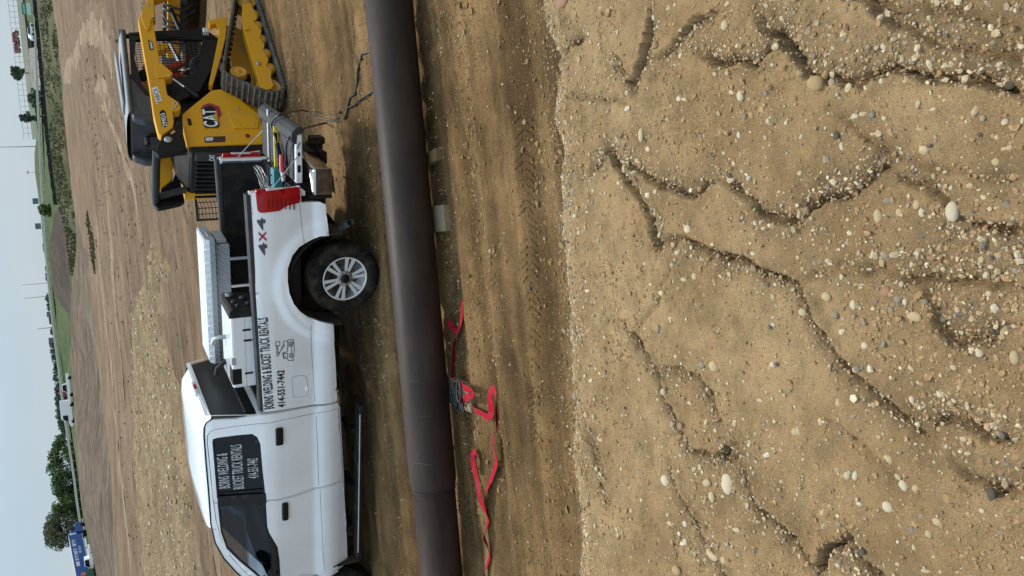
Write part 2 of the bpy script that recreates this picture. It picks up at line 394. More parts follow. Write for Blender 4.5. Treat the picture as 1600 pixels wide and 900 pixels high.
# ---- spoil bank the photographer stands on
ZB = 1.60
def bxy(px, py): p = onz(px, py, ZB); return (p[0], p[1])
EDGE = [bxy(*p) for p in ((838, -420), (842, -200), (843, 0), (850, 55), (862, 105), (852, 190), (862, 240), (857, 300), (868, 380), (872, 470), (876, 560), (884, 660), (889, 780), (897, 900), (905, 1100), (915, 1350))]
EX = np.array([p[0] for p in EDGE])[::-1]; EY = np.array([p[1] for p in EDGE])[::-1]
LEDGES = [  # pixel polyline, side of the gravel trough, depth, width (m)
 ([(1060, 372), (1100, 386), (1160, 410), (1215, 430), (1250, 448), (1275, 485), (1300, 540), (1350, 595), (1400, 640), (1455, 685)], -1, .036, .030),
 ([(1455, 685), (1470, 655), (1520, 668), (1560, 690), (1610, 690)], 1, .030, .040),
 ([(1500, 720), (1520, 750), (1560, 765), (1610, 772)], 1, .024, .030),
 ([(965, 500), (995, 520), (1010, 555), (1025, 575), (1040, 620), (1060, 665), (1080, 700), (1115, 718), (1140, 697)], -1, .034, .024),
 ([(1025, 570), (1060, 578), (1095, 588), (1110, 620), (1122, 655)], -1, .016, .03),
 ([(1150, 715), (1165, 755), (1180, 795), (1210, 822), (1240, 850), (1272, 890), (1282, 860), (1320, 832)], -1, .036, .026),
 ([(1330, 835), (1345, 865), (1390, 905)], -1, .03, .03),
 ([(1045, 720), (1060, 770), (1085, 815), (1100, 855)], -1, .034, .018),
 ([(1100, 860), (1125, 890), (1140, 930)], -1, .03, .02),
 ([(900, 668), (920, 695), (935, 735), (950, 790)], -1, .026, .018),
 ([(842, 100), (865, 92), (890, 76), (912, 64)], 1, .03, .03),
 ([(965, 90), (985, 132), (1000, 105), (1010, 65), (1008, 20)], -1, .036, .025),
 ([(922, 275), (950, 232), (962, 262), (985, 297), (1015, 345), (1032, 390)], 1, .026, .03),
 ([(965, 252), (1015, 282), (1080, 306), (1112, 276)], 1, .026, .03),
 ([(1095, 88), (1140, 102), (1185, 102), (1212, 68)], 1, .034, .03),
 ([(1195, 40), (1265, 115), (1310, 135), (1350, 134), (1400, 103), (1460, 118), (1520, 124), (1610, 152)], 1, .032, .05),
 ([(1200, 347), (1250, 350), (1285, 311), (1335, 305), (1375, 270), (1398, 258)], 1, .030, .035),
 ([(1500, 338), (1560, 354), (1615, 358)], -1, .026, .04),
 ([(1448, 470), (1458, 495), (1480, 520), (1520, 531), (1560, 522), (1610, 500)], 1, .024, .05),
 ([(1355, 5), (1450, 50), (1610, 100)], 1, .020, .04), ([(1290, -8), (1400, 10), (1500, 22), (1610, 45)], 1, .016, .04),
 ([(1160, 325), (1200, 336), (1245, 347)], -1, .02, .03),
 ([(1390, 430), (1430, 440), (1470, 430), (1540, 440), (1610, 452)], 1, .022, .04),
 ([(880, 150), (960, 160), (980, 175)], 1, .012, .02), ([(1130, 690), (1150, 700)], 1, .02, .03),
 ([(1010, 100), (1060, 60), (1120, 10)], -1, .018, .03),
 ([(870, 540), (905, 640), (938, 725)], -1, .010, .014), ([(1115, 276), (1150, 300), (1200, 345)], 1, .020, .025), ([(1398, 258), (1450, 300), (1505, 338)], 1, .018, .03), ([(1032, 390), (1062, 374)], 1, .02, .02), ([(1300, 180), (1380, 235), (1470, 262), (1610, 285)], 1, .010, .022), ([(1290, 645), (1370, 720), (1440, 790)], -1, .007, .018), ([(1060, 380), (1040, 440), (1000, 520)], -1, .009, .016), ([(1250, 440), (1310, 420), (1390, 430)], 1, .014, .03), ([(1115, 718), (1150, 715)], -1, .03, .024)]
LXY = [([bxy(*p) for p in pl], s, d, w_) for pl, s, d, w_ in LEDGES]
def bank_h(X, Y, trough=False):
    wob = .020 * fbm(X * 13, Y * 13, 5, 91, .6)
    wx, wy = X + wob, Y + .020 * fbm(X * 13 + 5, Y * 13 + 9, 5, 92, .6)
    z = ZB + .045 * fbm(X * 1.1, Y * 1.1, 3, 61) + .010 * fbm(X * 5, Y * 5, 4, 62) + .009 * fbm(X * 24, Y * 24, 5, 63, .68)
    z = z + .007 * fbm((X + Y * .8) * 9, (Y - X * .8) * 2.2, 3, 66)
    # lumpy, rain-washed crust
    b = fbm(X * 15, Y * 15, 3, 64); z = z + .005 * np.clip(b, -.1, .5)
    T = np.zeros(np.shape(X))
    for P, sd_, dp, wd in LXY:
        x0, x1 = min(p[0] for p in P) - .35, max(p[0] for p in P) + .35; y0, y1 = min(p[1] for p in P) - .35, max(p[1] for p in P) + .35
        k = (X > x0) & (X < x1) & (Y > y0) & (Y < y1)
        if not k.any(): continue
        d, sg = polydist(wx[k], wy[k], P); s = d * sg * sd_ + .006 * fbm(X[k] * 55, Y[k] * 55, 3, 79)
        vary = .70 + .6 * (vnoise(X[k] * 7, Y[k] * 7, 77) + .5)
        vary = vary * (.30 + .70 * sstep(0, .055, np.hypot(X[k] - P[0][0], Y[k] - P[0][1])) * sstep(0, .055, np.hypot(X[k] - P[-1][0], Y[k] - P[-1][1])))
        # crust lip on one side, a gravelly hollow that fades out on the other
        prof = np.where(s < 0, np.exp(-(s / .0055) ** 2), .66 * np.exp(-(s / .010) ** 2) + .34 * np.exp(-(s / (wd * .9)) ** 2))
        lip = .20 * np.exp(-((s + .012) / .012) ** 2)
        z[k] += 1.65 * dp * vary * (-prof + lip)
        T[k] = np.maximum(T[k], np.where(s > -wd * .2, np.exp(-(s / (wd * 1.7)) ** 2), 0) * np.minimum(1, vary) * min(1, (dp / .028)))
    ey = np.interp(X, EX, EY) + .035 * fbm(X * 6, X * 0 + 3, 4, 71)
    over = Y - ey
    side = np.maximum(np.abs(X) - 9, 0) + np.maximum(-Y - 7, 0)
    drop = np.where(over > 0, over * 2.6 + .06 * fbm(X * 8, Y * 8, 4, 72), 0) + .05 * np.exp(-np.clip(-over, 0, 9) / .05) + side * 1.2
    z = z - np.maximum(drop, 0)
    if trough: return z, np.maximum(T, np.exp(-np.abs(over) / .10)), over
    return np.maximum(z, -.25)
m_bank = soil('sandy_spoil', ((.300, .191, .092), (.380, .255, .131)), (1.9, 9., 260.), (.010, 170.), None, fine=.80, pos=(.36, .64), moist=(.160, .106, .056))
bx = spaced(-1.70, 1.55, .0068, -11, 11, 1.09); by = np.concatenate([spaced(.80, 3.12, .0068, -9, 3.2, 1.09), np.linspace(3.2, 4.3, 40)[1:]])
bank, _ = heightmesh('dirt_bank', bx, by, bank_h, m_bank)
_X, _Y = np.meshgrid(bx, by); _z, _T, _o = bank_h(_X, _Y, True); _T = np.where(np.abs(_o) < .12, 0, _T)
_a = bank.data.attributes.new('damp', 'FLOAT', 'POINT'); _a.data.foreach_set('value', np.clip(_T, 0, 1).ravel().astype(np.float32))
tag(bank, kind='structure')
del _
def bank_z(x, y): return float(bank_h(np.array([x]), np.array([y]))[0])

# ---- gravel: one stuff mesh per surface, a colour for each pebble
def ico(sub=1):
    b = bmesh.new(); bmesh.ops.create_icosphere(b, subdivisions=sub, radius=1); V = np.array([v.co[:] for v in b.verts]); F = np.array([[v.index for v in f.verts] for f in b.faces]); b.free(); return V, F
IV, IF = ico(1)
PEB = np.array([(.56, .43, .255), (.62, .50, .31), (.48, .355, .20), (.66, .54, .36), (.38, .29, .18), (.29, .225, .155), (.15, .125, .095), (.44, .295, .155), (.70, .61, .45), (.52, .39, .225)])
def pebbles(name, pts, sizes, m, dark=0., smooth=False, pal=None, rough=.22):
    n = len(pts); k = len(IV)
    S = sizes[:, None] * np.stack([rng.uniform(.75, 1.35, n), rng.uniform(.6, 1.05, n), rng.uniform(.45, .8, n)], 1)
    V = IV[None] * (1 + rng.uniform(-rough, rough, (n, k, 1))) * S[:, None]
    a = rng.uniform(0, 6.28, n); ca, sa = np.cos(a)[:, None], np.sin(a)[:, None]
    t = rng.normal(0, .35, (n, 1))
    x, y, z = V[..., 0], V[..., 1], V[..., 2]; z, x = z * np.cos(t) + x * np.sin(t), x * np.cos(t) - z * np.sin(t)
    V = np.stack([x * ca - y * sa, x * sa + y * ca, z], -1) + pts[:, None]
    F = (IF[None] + (np.arange(n) * k)[:, None, None]).reshape(-1, 3)
    me = bpy.data.meshes.new(name); me.vertices.add(n * k); me.vertices.foreach_set('co', V.ravel())
    me.loops.add(F.size); me.loops.foreach_set('vertex_index', F.ravel().astype(np.int32))
    me.polygons.add(len(F)); me.polygons.foreach_set('loop_start', np.arange(0, F.size, 3, dtype=np.int32)); me.update(calc_edges=True)
    me.polygons.foreach_set('use_smooth', np.full(len(F), smooth))
    c = (PEB[rng.choice(len(PEB), n, p=[.17, .14, .15, .08, .1, .08, .05, .09, .03, .11])] if pal is None else np.array(pal)[rng.choice(len(pal), n)]) * rng.uniform(.75, 1.12, (n, 1)) * (1 - dark)
    ca_ = me.color_attributes.new('tint', 'FLOAT_COLOR', 'POINT')
    ca_.data.foreach_set('color', np.concatenate([np.repeat(c, k, 0), np.ones((n * k, 1))], 1).ravel())
    me.materials.append(m); return link(name, me)
m_peb = mat('pebble_stone', (.5, .4, .3), .85, attr='tint', scale=60., spec=.3)
N = 560000
X = rng.uniform(-2.4, 2.3, N); Y = rng.uniform(.75, 3.1, N)
zz, T, over = bank_h(X, Y, True)
keep = rng.uniform(0, 1, N) * np.where((X > -1.6) & (X < 1.4), 1, 2.2) < (.020 + .34 * T ** 1.4 + .060 * sstep(.05, .5, fbm(X * 3, Y * 3, 3, 81)) + .10 * np.exp(-np.abs(over) / .06))
keep &= over < .16
X, Y, zz, T = X[keep], Y[keep], zz[keep], T[keep]
sz = np.clip(rng.lognormal(math.log(.0028), .55, len(X)), .0012, .011)
gb = pebbles('bank_gravel', np.stack([X, Y, zz + sz * .05], 1), sz, m_peb, .12)
tag(gb, 'fine pale gravel scattered over the sandy bank', 'gravel', kind='stuff')
N = 300000; X = rng.uniform(-1.7, 1.55, N); Y = rng.uniform(.75, 3.1, N); zz, T, over = bank_h(X, Y, True)
keep = (rng.uniform(0, 1, N) < .035 + .12 * T + .13 * sstep(0, .4, fbm(X * 4.5, Y * 4.5, 4, 84))) & (over < .14); X, Y, zz = X[keep], Y[keep], zz[keep]
sz = np.clip(rng.lognormal(math.log(.0030), .5, len(X)), .0014, .013)
m_crumb = mat('sandy_crumb', (.22, .132, .062), .95, c2=(.38, .245, .125), scale=60, spec=.1)
tag(pebbles('bank_crumbs', np.stack([X, Y, zz + sz * .02], 1), sz, m_crumb, rough=.40), 'crumbs of dry sandy soil strewn over the bank', 'soil', kind='stuff')
N = 62000
X = rng.uniform(-4, 6.5, N); Y = rng.uniform(4.2, 13.5, N)
dn = fbm(X * .35, Y * 1.5, 4, 83); keep = rng.uniform(0, 1, N) < (.10 + .75 * sstep(0, .45, dn) + .5 * np.exp(-((Y - 5.4) / .35) ** 2)) * np.clip(9 / Y, .3, 1)
X, Y = X[keep], Y[keep]
sz = np.clip(rng.lognormal(math.log(.0058), .5, len(X)), .003, .03)
gg = pebbles('track_gravel', np.stack([X, Y, ground_final(X, Y) + sz * .10], 1), sz, m_peb, .30)
tag(gg, 'loose gravel and clods along the muddy wheel ruts', 'gravel', kind='stuff')
# clods of soil thrown up along the ruts
m_clod = mat('soil_clod', (.16, .100, .044), .95, c2=(.30, .195, .090), scale=20, spec=.1)
N = 75000; X = rng.uniform(-4, 6, N); Y = rng.uniform(4.3, 12.5, N); vv = -X * PU[1] + Y * PU[0]
keep = rng.uniform(0, 1, N) < (.06 + .7 * np.exp(-((vv - 6.75) / .22) ** 2) * (X > -.6) + .6 * np.exp(-((vv - 5.4) / .3) ** 2) + .5 * sstep(.1, .5, fbm(X * .7, Y * 2, 3, 87)))
X, Y = X[keep], Y[keep]; sz = np.clip(rng.lognormal(math.log(.0078), .55, len(X)), .004, .045)
gc = pebbles('soil_clods', np.stack([X, Y, ground_final(X, Y) + sz * .1], 1), sz, m_clod, rough=.42); tag(gc, 'crumbled brown clods of soil beside the pipe ruts', 'soil', kind='stuff')

# tread prints pressed into the soft soil beside the pipe
def tread_print(pts, width, pitch):
    P = [onz(*p)[:2] for p in pts]; L = [0]
    for a, b in zip(P[:-1], P[1:]): L.append(L[-1] + math.dist(a, b))
    mb = MB(); n = int(L[-1] / pitch)
    for k in range(n):
        s_ = k * pitch; x = np.interp(s_, L, [p[0] for p in P]); y = np.interp(s_, L, [p[1] for p in P]); x2 = np.interp(s_ + .02, L, [p[0] for p in P]); y2 = np.interp(s_ + .02, L, [p[1] for p in P])
        t = np.array([x2 - x, y2 - y]); t = t / (np.linalg.norm(t) + 1e-9); nn = np.array([-t[1], t[0]])
        for sd_ in (-1, 1):
            if rng.uniform() < .22: continue
            a = np.array([x, y]) + nn * sd_ * width * rng.uniform(.04, .10); b = np.array([x, y]) + nn * sd_ * width * rng.uniform(.40, .5) + t * pitch * .8; h = rng.uniform(.006, .012); w2 = t * pitch * .24
            q_ = [a - w2, b - w2, b + w2, a + w2]; z = ground_final(np.array([c[0] for c in q_]), np.array([c[1] for c in q_])); m_ = [(a + b) / 2 - w2 * .3, (a + b) / 2 + w2 * .3]
            top = [a - w2 * .4, b - w2 * .4, b + w2 * .4, a + w2 * .4]
            mb.add([(c[0], c[1], zz_ - .004) for c, zz_ in zip(q_, z)] + [(c[0], c[1], zz_ + h) for c, zz_ in zip(top, z)], [(4, 5, 6, 7), (0, 1, 5, 4), (1, 2, 6, 5), (2, 3, 7, 6), (3, 0, 4, 7)])
    return mb.build('tyre_print', m_ground, None)
for pts, w_, pt, lb in (([(727, 540), (733, 640), (738, 760), (744, 900)], .26, .055, 'row of tyre tread ridges in the soil right beside the pipe'), ([(816, 180), (822, 300), (828, 420), (834, 560), (838, 700)], .22, .060, 'row of tyre tread ridges in the soil close to the bank foot'), ([(548, 330), (556, 420)], .24, .06, 'short row of tyre tread ridges behind the truck wheel')):
    tag(tread_print(pts, w_, pt), lb, 'tyre print', kind='stuff')
# ================================================================== stones one can tell apart on the bank
STV = []
for k in range(7):
    b = bmesh.new(); bmesh.ops.create_icosphere(b, subdivisions=2, radius=1)
    sd_ = rng.normal(0, 1, (5, 3)); am = rng.uniform(.08, .30, 5)
    for v in b.verts:
        c = np.array(v.co[:]); f = 1 + sum(a * math.tanh(1.5 * float(c @ s)) * .5 for a, s in zip(am, sd_)) + float(rng.normal(0, .022)); v.co = Vector(c * f)
    b.normal_update(); me = bpy.data.meshes.new('stone'); b.to_mesh(me); b.free()
    me.polygons.foreach_set('use_smooth', [True] * len(me.polygons)); STV.append(me)
SC = {'w': (.60, .50, .345), 'c': (.50, .37, .20), 't': (.42, .28, .13), 'g': (.27, .215, .145), 'd': (.070, .062, .048), 'b': (.22, .195, .155), 'r': (.33, .18, .11), 'p': (.52, .40, .24)}
SMAT = {k: mat('stone_' + n, tuple(x * .85 for x in SC[k]), .7, c2=tuple(min(1, x * 1.12) for x in SC[k]), scale=35., bump=.0015, bscale=120, spec=.25, dirt=((.26, .175, .09), .75, 22))
        for k, n in dict(w='white', c='cream', t='tan', g='grey', d='dark', b='bluegrey', r='reddish', p='pale').items()}
SVAR = {}
def stone(px, py, lx, ly, c, parent=bank):
    """px, py: photo pixel; lx: size across the picture, ly: down the picture (photo pixels)"""
    x, y = bxy(px, py); z = bank_z(x, y)
    rg = math.dist((x, y, z), tuple(CAM)); dep = float((np.array([x, y, z]) - CAM) @ fw); mpp = dep / FPX
    dn = -(z - EYE) / rg                                   # sine of the angle at which the ground is seen
    a, bb = ly * mpp * .47, lx * mpp * .47 / max(.5, dn)     # along X, along Y
    k = random.randrange(7)
    key = (k, c)
    if key not in SVAR:
        me = STV[k].copy(); me.materials.append(SMAT[c]); SVAR[key] = me
    o = link('stone', SVAR[key], parent); h = min(a, bb) * .62
    o.scale = (a, bb, h); o.location = (x, y, z - h * .18); o.rotation_euler = (random.uniform(-.2, .2), random.uniform(-.2, .2), random.uniform(-.25, .25))
    return o
def crop(ox, oy, L): return [(ox + x / 2, oy + y / 2, a / 2, b / 2, c) for x, y, a, b, c in L]
ST = crop(1200, 0, [(163,260,44,50,'t'),(437,252,20,26,'c'),(455,33,18,24,'w'),(472,168,14,18,'w'),(525,342,20,13,'w'),(757,382,22,22,'w'),(775,462,20,20,'p'),(752,467,24,16,'p'),(730,503,28,28,'c'),(470,403,20,14,'p'),(270,362,16,20,'w'),(297,355,24,18,'c'),(316,418,24,16,'c'),(215,422,20,30,'d'),(150,627,20,34,'d'),(223,457,12,30,'w'),(343,680,26,54,'c'),(410,667,22,30,'c'),(466,640,22,34,'c'),(482,665,20,34,'w'),(545,600,20,26,'c'),(375,627,28,20,'g'),(690,612,20,28,'w'),(648,580,24,18,'p'),(760,637,24,26,'b'),(672,808,18,26,'p'),(508,805,22,20,'r'),(197,823,26,12,'w'),(300,842,22,12,'w'),(428,885,16,20,'p'),(760,265,34,30,'d'),(38,148,20,24,'w'),(35,55,14,28,'p'),(362,255,14,20,'w'),(547,538,14,14,'w'),(360,797,28,30,'g'),(218,247,12,18,'w'),(218,306,12,16,'p'),(317,148,22,20,'g'),(785,678,20,16,'w'),(120,92,20,16,'g'),(505,195,18,24,'r'),(250,30,14,18,'g'),(600,222,20,22,'p'),(680,418,16,18,'d'),(460,570,16,18,'d'),(332,358,18,22,'b'),(100,540,16,18,'p'),(82,518,16,14,'g'),(190,110,10,30,'b')])
ST += crop(840, 0, [(583,78,26,34,'p'),(757,148,20,24,'c'),(755,55,12,24,'c'),(641,300,18,34,'w'),(438,308,20,22,'w'),(404,25,16,20,'c'),(440,175,12,24,'w'),(319,418,14,50,'p'),(337,465,16,20,'w'),(597,560,26,28,'p'),(636,598,24,24,'w'),(444,605,20,24,'d'),(465,722,22,36,'w'),(497,762,20,22,'w'),(262,528,16,30,'p'),(40,240,24,28,'p'),(372,600,16,18,'p'),(697,717,22,12,'w'),(83,640,16,24,'b'),(625,808,24,22,'c'),(676,202,20,20,'c'),(560,232,14,20,'p'),(598,228,14,24,'p'),(630,423,12,24,'w'),(100,600,18,24,'g'),(490,865,18,26,'p'),(120,730,14,16,'p'),(278,340,20,18,'w'),(79,10,50,44,'r'),(268,235,12,26,'g'),(460,874,16,14,'p'),(655,842,20,26,'g'),(770,385,12,18,'w'),(652,365,12,18,'b')])
ST += crop(840, 450, [(548,246,28,38,'c'),(727,240,18,22,'w'),(742,238,12,16,'d'),(392,600,26,40,'w'),(536,658,18,38,'p'),(538,840,44,40,'p'),(573,855,18,28,'c'),(448,433,18,26,'r'),(537,323,16,20,'p'),(477,358,16,14,'p'),(190,475,18,20,'p'),(605,425,14,26,'c'),(522,612,22,26,'p'),(795,453,20,26,'c'),(682,355,20,14,'p'),(427,887,26,34,'t'),(615,760,22,18,'p'),(453,797,12,26,'w'),(413,738,14,16,'p'),(726,115,14,14,'w'),(383,18,20,20,'w'),(135,12,16,14,'w'),(375,125,14,30,'g'),(412,95,14,20,'p'),(518,240,18,22,'g'),(398,325,14,24,'p'),(95,345,14,30,'g'),(452,740,14,22,'w')])
ST += crop(1200, 450, [(793,215,28,50,'c'),(195,27,28,30,'c'),(272,50,20,36,'w'),(105,78,22,28,'p'),(467,90,48,34,'c'),(414,35,24,28,'g'),(390,72,20,30,'g'),(718,60,24,36,'w'),(775,120,20,26,'w'),(486,45,26,24,'g'),(312,180,22,26,'w'),(588,245,22,22,'p'),(10,240,22,26,'b'),(225,362,16,40,'c'),(77,454,18,28,'p'),(448,348,16,30,'w'),(375,538,32,34,'p'),(472,627,26,32,'c'),(394,595,26,26,'p'),(282,675,18,18,'w'),(542,728,28,30,'p'),(622,467,26,26,'p'),(542,441,26,22,'t'),(210,82,20,28,'g'),(240,585,22,30,'p'),(266,590,16,34,'w'),(448,755,20,28,'b'),(285,255,18,20,'p'),(300,250,18,24,'b'),(560,492,14,20,'w'),(740,570,18,24,'r'),(510,770,20,26,'c'),(300,822,22,30,'d'),(764,545,20,14,'b'),(740,762,22,22,'g'),(435,42,16,26,'w'),(600,68,16,22,'p'),(665,75,16,20,'c'),(610,310,12,22,'p'),(652,256,14,18,'p'),(506,276,10,22,'p'),(160,705,14,28,'p'),(222,738,22,18,'g'),(482,715,20,22,'g'),(682,693,18,18,'w'),(728,708,16,14,'w'),(455,812,12,20,'w'),(500,880,26,14,'p'),(404,862,14,20,'p'),(545,888,14,20,'p')])
for s in ST: stone(*s)
BIG = [(1200 + 727 / 2, 450 + 150 / 2, 22, 52, 'p', 'largest long pale cobble lying on the sandy bank near the right edge'),
       (1200 + 580 / 2, 657 / 2, 21, 35, 'w', 'big smooth whitish cobble half sunk in the bank beside a row of tan pebbles'),
       (840 + 585 / 2, 450 + 615 / 2, 16, 40, 'w', 'white curved stone alone on the bank between two long cracks'),
       (1200 + 678 / 2, 450 + 194 / 2, 14, 22, 'w', 'speckled white stone just beside the largest pale cobble'),
       (1200 + 714 / 2, 450 + 645 / 2, 13, 25, 'd', 'dark slate coloured block of stone among the pale gravel'),
       (1200 + 365 / 2, 450 + 690 / 2, 16, 20, 'w', 'white pointed stone low on the bank below three rounded pebbles'),
       (1200 + 414 / 2, 450 + 622 / 2, 14, 20, 'w', 'round white pebble next to a tan pebble on the bank'),
       (1200 + 377 / 2, 450 + 12 / 2, 17, 18, 'r', 'reddish brown stone in the gravel hollow of the bank')]
for px, py, a, b, c, lb in BIG:
    tag(stone(px, py, a, b, c, None), lb, 'stone', 'stones lying on the sandy bank')
# a dry twig caught over the long crack
x0, y0 = bxy(1302, 580); x1, y1 = bxy(1322, 553)
tw = MB().tube([(x0, y0, bank_z(x0, y0) + .004), ((x0 + x1) / 2, (y0 + y1) / 2, max(bank_z(x0, y0), bank_z(x1, y1)) + .012), (x1, y1, bank_z(x1, y1) + .004)], [.0016, .0014, .0008], 5).build('twig', mat('twig_bark', (.06, .04, .025), .9))
tag(tw, 'thin dark twig lying across the long crack in the bank', 'twig')
# ================================================================== pickup truck
truck = empty('pickup_truck', (TRUCK[0], TRUCK[1], 0), math.pi - TYAW, 'white crew cab pickup with lettered side and open tailgate parked behind the pipe', 'pickup truck')
TF = np.array([-math.cos(TYAW), math.sin(TYAW), 0]); TL = np.array([-math.sin(TYAW), -math.cos(TYAW), 0]); TO = np.array([TRUCK[0], TRUCK[1], 0])
_YZ = [(.30, .90), (.42, .945), (.50, .985), (.60, 1.008), (.68, 1.004), (.76, .985), (.79, .972), (1.05, .980), (1.25, .978), (1.37, .962), (1.43, .940), (1.95, .770), (2.05, .70), (2.3, .6)]
_zs = [a for a, b in _YZ]; _yz = [b for a, b in _YZ]
def Yb(z): return np.interp(z, _zs, _yz)
def S(px, py, off=0.):
    d = ray(px, py); y = .95
    for _ in range(12):
        P0 = TO + TL * y; t = (P0 - CAM) @ TL / (d @ TL); P = CAM + t * d - TO; z = P[2]; y = float(Yb(z)) + off
    return (float(P @ TF), float(z))
def Sy(px, py, y):
    d = ray(px, py); t = (TO + TL * y - CAM) @ TL / (d @ TL); P = CAM + t * d - TO; return (float(P @ TF), float(P[2]))
def Tz(px, py, z):
    d = ray(px, py); P = CAM + d * ((z - EYE) / d[2]) - TO; return (float(P @ TF), float(P @ TL))
def flare(x, z):
    r = np.hypot(x, z - .46); k = sstep(.86, .66, r) * sstep(.35, .55, z) if False else (1 - sstep(.62, .84, r)) * sstep(.40, .62, z)
    r2 = np.hypot(x - 4.47, z - .46); k2 = (1 - sstep(.62, .84, r2)) * sstep(.40, .62, z)
    lip = np.maximum(1 - sstep(.60, .66, r), 1 - sstep(.60, .66, r2)) * sstep(.40, .62, z)
    k = (1 - sstep(.68, .80, r)) * sstep(.40, .62, z); k2 = (1 - sstep(.68, .80, r2)) * sstep(.40, .62, z)
    return .034 * np.maximum(k, k2) + .014 * lip
def Yf(x, z): return Yb(z) + flare(x, z)
def shrink(P, e):
    n = len(P); A = sum(P[i][0] * P[(i + 1) % n][1] - P[(i + 1) % n][0] * P[i][1] for i in range(n)); sg = 1 if A > 0 else -1; o = []
    for i in range(n):
        p0, p1, p2 = Vector(P[i - 1]), Vector(P[i]), Vector(P[(i + 1) % n]); d1 = (p1 - p0).normalized(); d2 = (p2 - p1).normalized()
        n1 = Vector((-d1.y, d1.x)) * sg; n2 = Vector((-d2.y, d2.x)) * sg; b = (n1 + n2); b = b / max(.3, b.length_squared) * 2 if b.length > 1e-6 else n1
        o.append(tuple(p1 + b * e))
    return o
def resample(P, step):
    o = []
    for i in range(len(P)):
        a, b = P[i], P[(i + 1) % len(P)]; L = math.dist(a, b); k = max(1, int(L / step))
        o += [(a[0] + (b[0] - a[0]) * j / k, a[1] + (b[1] - a[1]) * j / k) for j in range(k)]
    return o
def rounded(P, r, n=4):
    o = []
    for i in range(len(P)):
        p0, p1, p2 = Vector(P[i - 1]), Vector(P[i]), Vector(P[(i + 1) % len(P)])
        a = (p0 - p1); b = (p2 - p1); q = min(r, a.length * .45, b.length * .45); A = p1 + a.normalized() * q; B = p1 + b.normalized() * q
        for k in range(n + 1):
            t = k / n; o.append(tuple(A * (1 - t) ** 2 + p1 * 2 * t * (1 - t) + B * t * t))
    return o
def panel(name, outline, m, parent, holes=(), yf=Yf, off=0., depth=.03, step=.07, both=True, zstep=None):
    """a body panel in the side surface of the truck, with its edges turned in; mirrored to the far side as its own object"""
    O = resample(outline, step * .6); H = [resample(h, step * .6) for h in holes]
    pts = list(O); edges = [(i, (i + 1) % len(O)) for i in range(len(O))]
    for h in H: o = len(pts); pts += h; edges += [(o + i, o + (i + 1) % len(h)) for i in range(len(h))]
    xs_ = [p[0] for p in O]; zs_ = [p[1] for p in O]
    gx, gz = np.meshgrid(np.arange(min(xs_), max(xs_), step), np.arange(min(zs_), max(zs_), zstep or step * .6)); gx = gx.ravel(); gz = gz.ravel()
    k = inpoly(gx, gz, O)
    for h in H: k &= ~inpoly(gx, gz, h)
    pts += list(zip(gx[k], gz[k]))
    vs, es, fs, *_r = delaunay_2d_cdt([Vector(p) for p in pts], edges, [], 0, 1e-5)
    V2 = np.array([v[:] for v in vs]); keep = []
    C = np.array([V2[list(f)].mean(0) for f in fs]); ins = inpoly(C[:, 0], C[:, 1], O)
    for h in H: ins &= ~inpoly(C[:, 0], C[:, 1], h)
    F = [tuple(f) for f, a in zip(fs, ins) if a]
    res = []
    for sgn in ((1, -1) if both else (1,)):
        y = yf(V2[:, 0], V2[:, 1]) + off
        V3 = np.stack([V2[:, 0], y * sgn, V2[:, 1]], 1)
        mb = MB(); mb.add(V3, [f if sgn < 0 else f[::-1] for f in F], True)
        cnt = {}
        for f in F:
            for a, b in zip(f, f[1:] + f[:1]): cnt[(a, b)] = 1
        B = [e for e in cnt if (e[1], e[0]) not in cnt]
        for a, b in B:
            pa, pb = V3[a], V3[b]; ia = pa - np.array([0, depth * sgn, 0]); ib = pb - np.array([0, depth * sgn, 0])
            mb.add([pa, pb, ib, ia], [(0, 1, 2, 3) if sgn > 0 else (3, 2, 1, 0)])
        res.append(mb.build(name, m, parent, fix=False))
    return res
def decal(name, body, c, m, parent, off=.004, yf=Yf, bold=.032):
    """lettering between four corners given as (x, z): top-left, bottom-left, top-right, bottom-right"""
    V, F = fontmesh(body, bold) if isinstance(body, str) else body
    tl, bl, tr, br = [np.array(p) for p in c]
    u = V[:, :1]; v = V[:, 1:2]
    P = (bl * (1 - u) + br * u) * (1 - v) + (tl * (1 - u) + tr * u) * v
    y = yf(P[:, 0], P[:, 1]) + off
    return MB().add(np.stack([P[:, 0], y, P[:, 1]], 1), F).build(name, m, parent, fix=False)

# ---- cab
WIN_ALL = [S(*p) for p in ((331.6, 690), (333, 686), (340, 684), (370, 680), (394, 678), (402, 683), (407, 694), (410, 730), (413, 762))]
REARWIN = WIN_ALL + [S(*p) for p in ((339, 779), (335, 730))]
REARWIN[-3] = S(415, 775)
FRONTWIN = [S(*p) for p in ((340, 789), (415.5, 783), (418, 824), (421, 833), (427, 843), (434, 855), (437, 876), (438.5, 905), (437, 925), (412, 910), (398, 896.5), (374, 877), (354, 857), (345, 832))]
RDOOR = [S(*p) for p in ((324.4, 690), (325.5, 680), (330, 674), (340, 671), (370, 666.4), (404, 662.6), (424, 661), (440, 657), (492, 646), (528, 638))]
RDOOR += [S(*p) for p in ((532, 690), (535.5, 748), (520, 755), (498, 761), (460, 773.5), (434, 780), (416, 781), (334, 784.5), (329, 735))]
FD_FRONT = 3.93
FDOOR = [S(*p) for p in ((334.6, 787), (416.5, 783.5), (434.5, 782.5), (461, 776), (499, 763.5), (521, 757.5), (536.5, 750.5), (541, 820), (543, 878))]
FDOOR += [S(527, 888), S(502, 899), (FD_FRONT, .95), (FD_FRONT - .01, 1.22), S(437, 931), S(410, 917), S(380, 890.5), S(360, 868.5), S(346, 842), S(338, 812)]
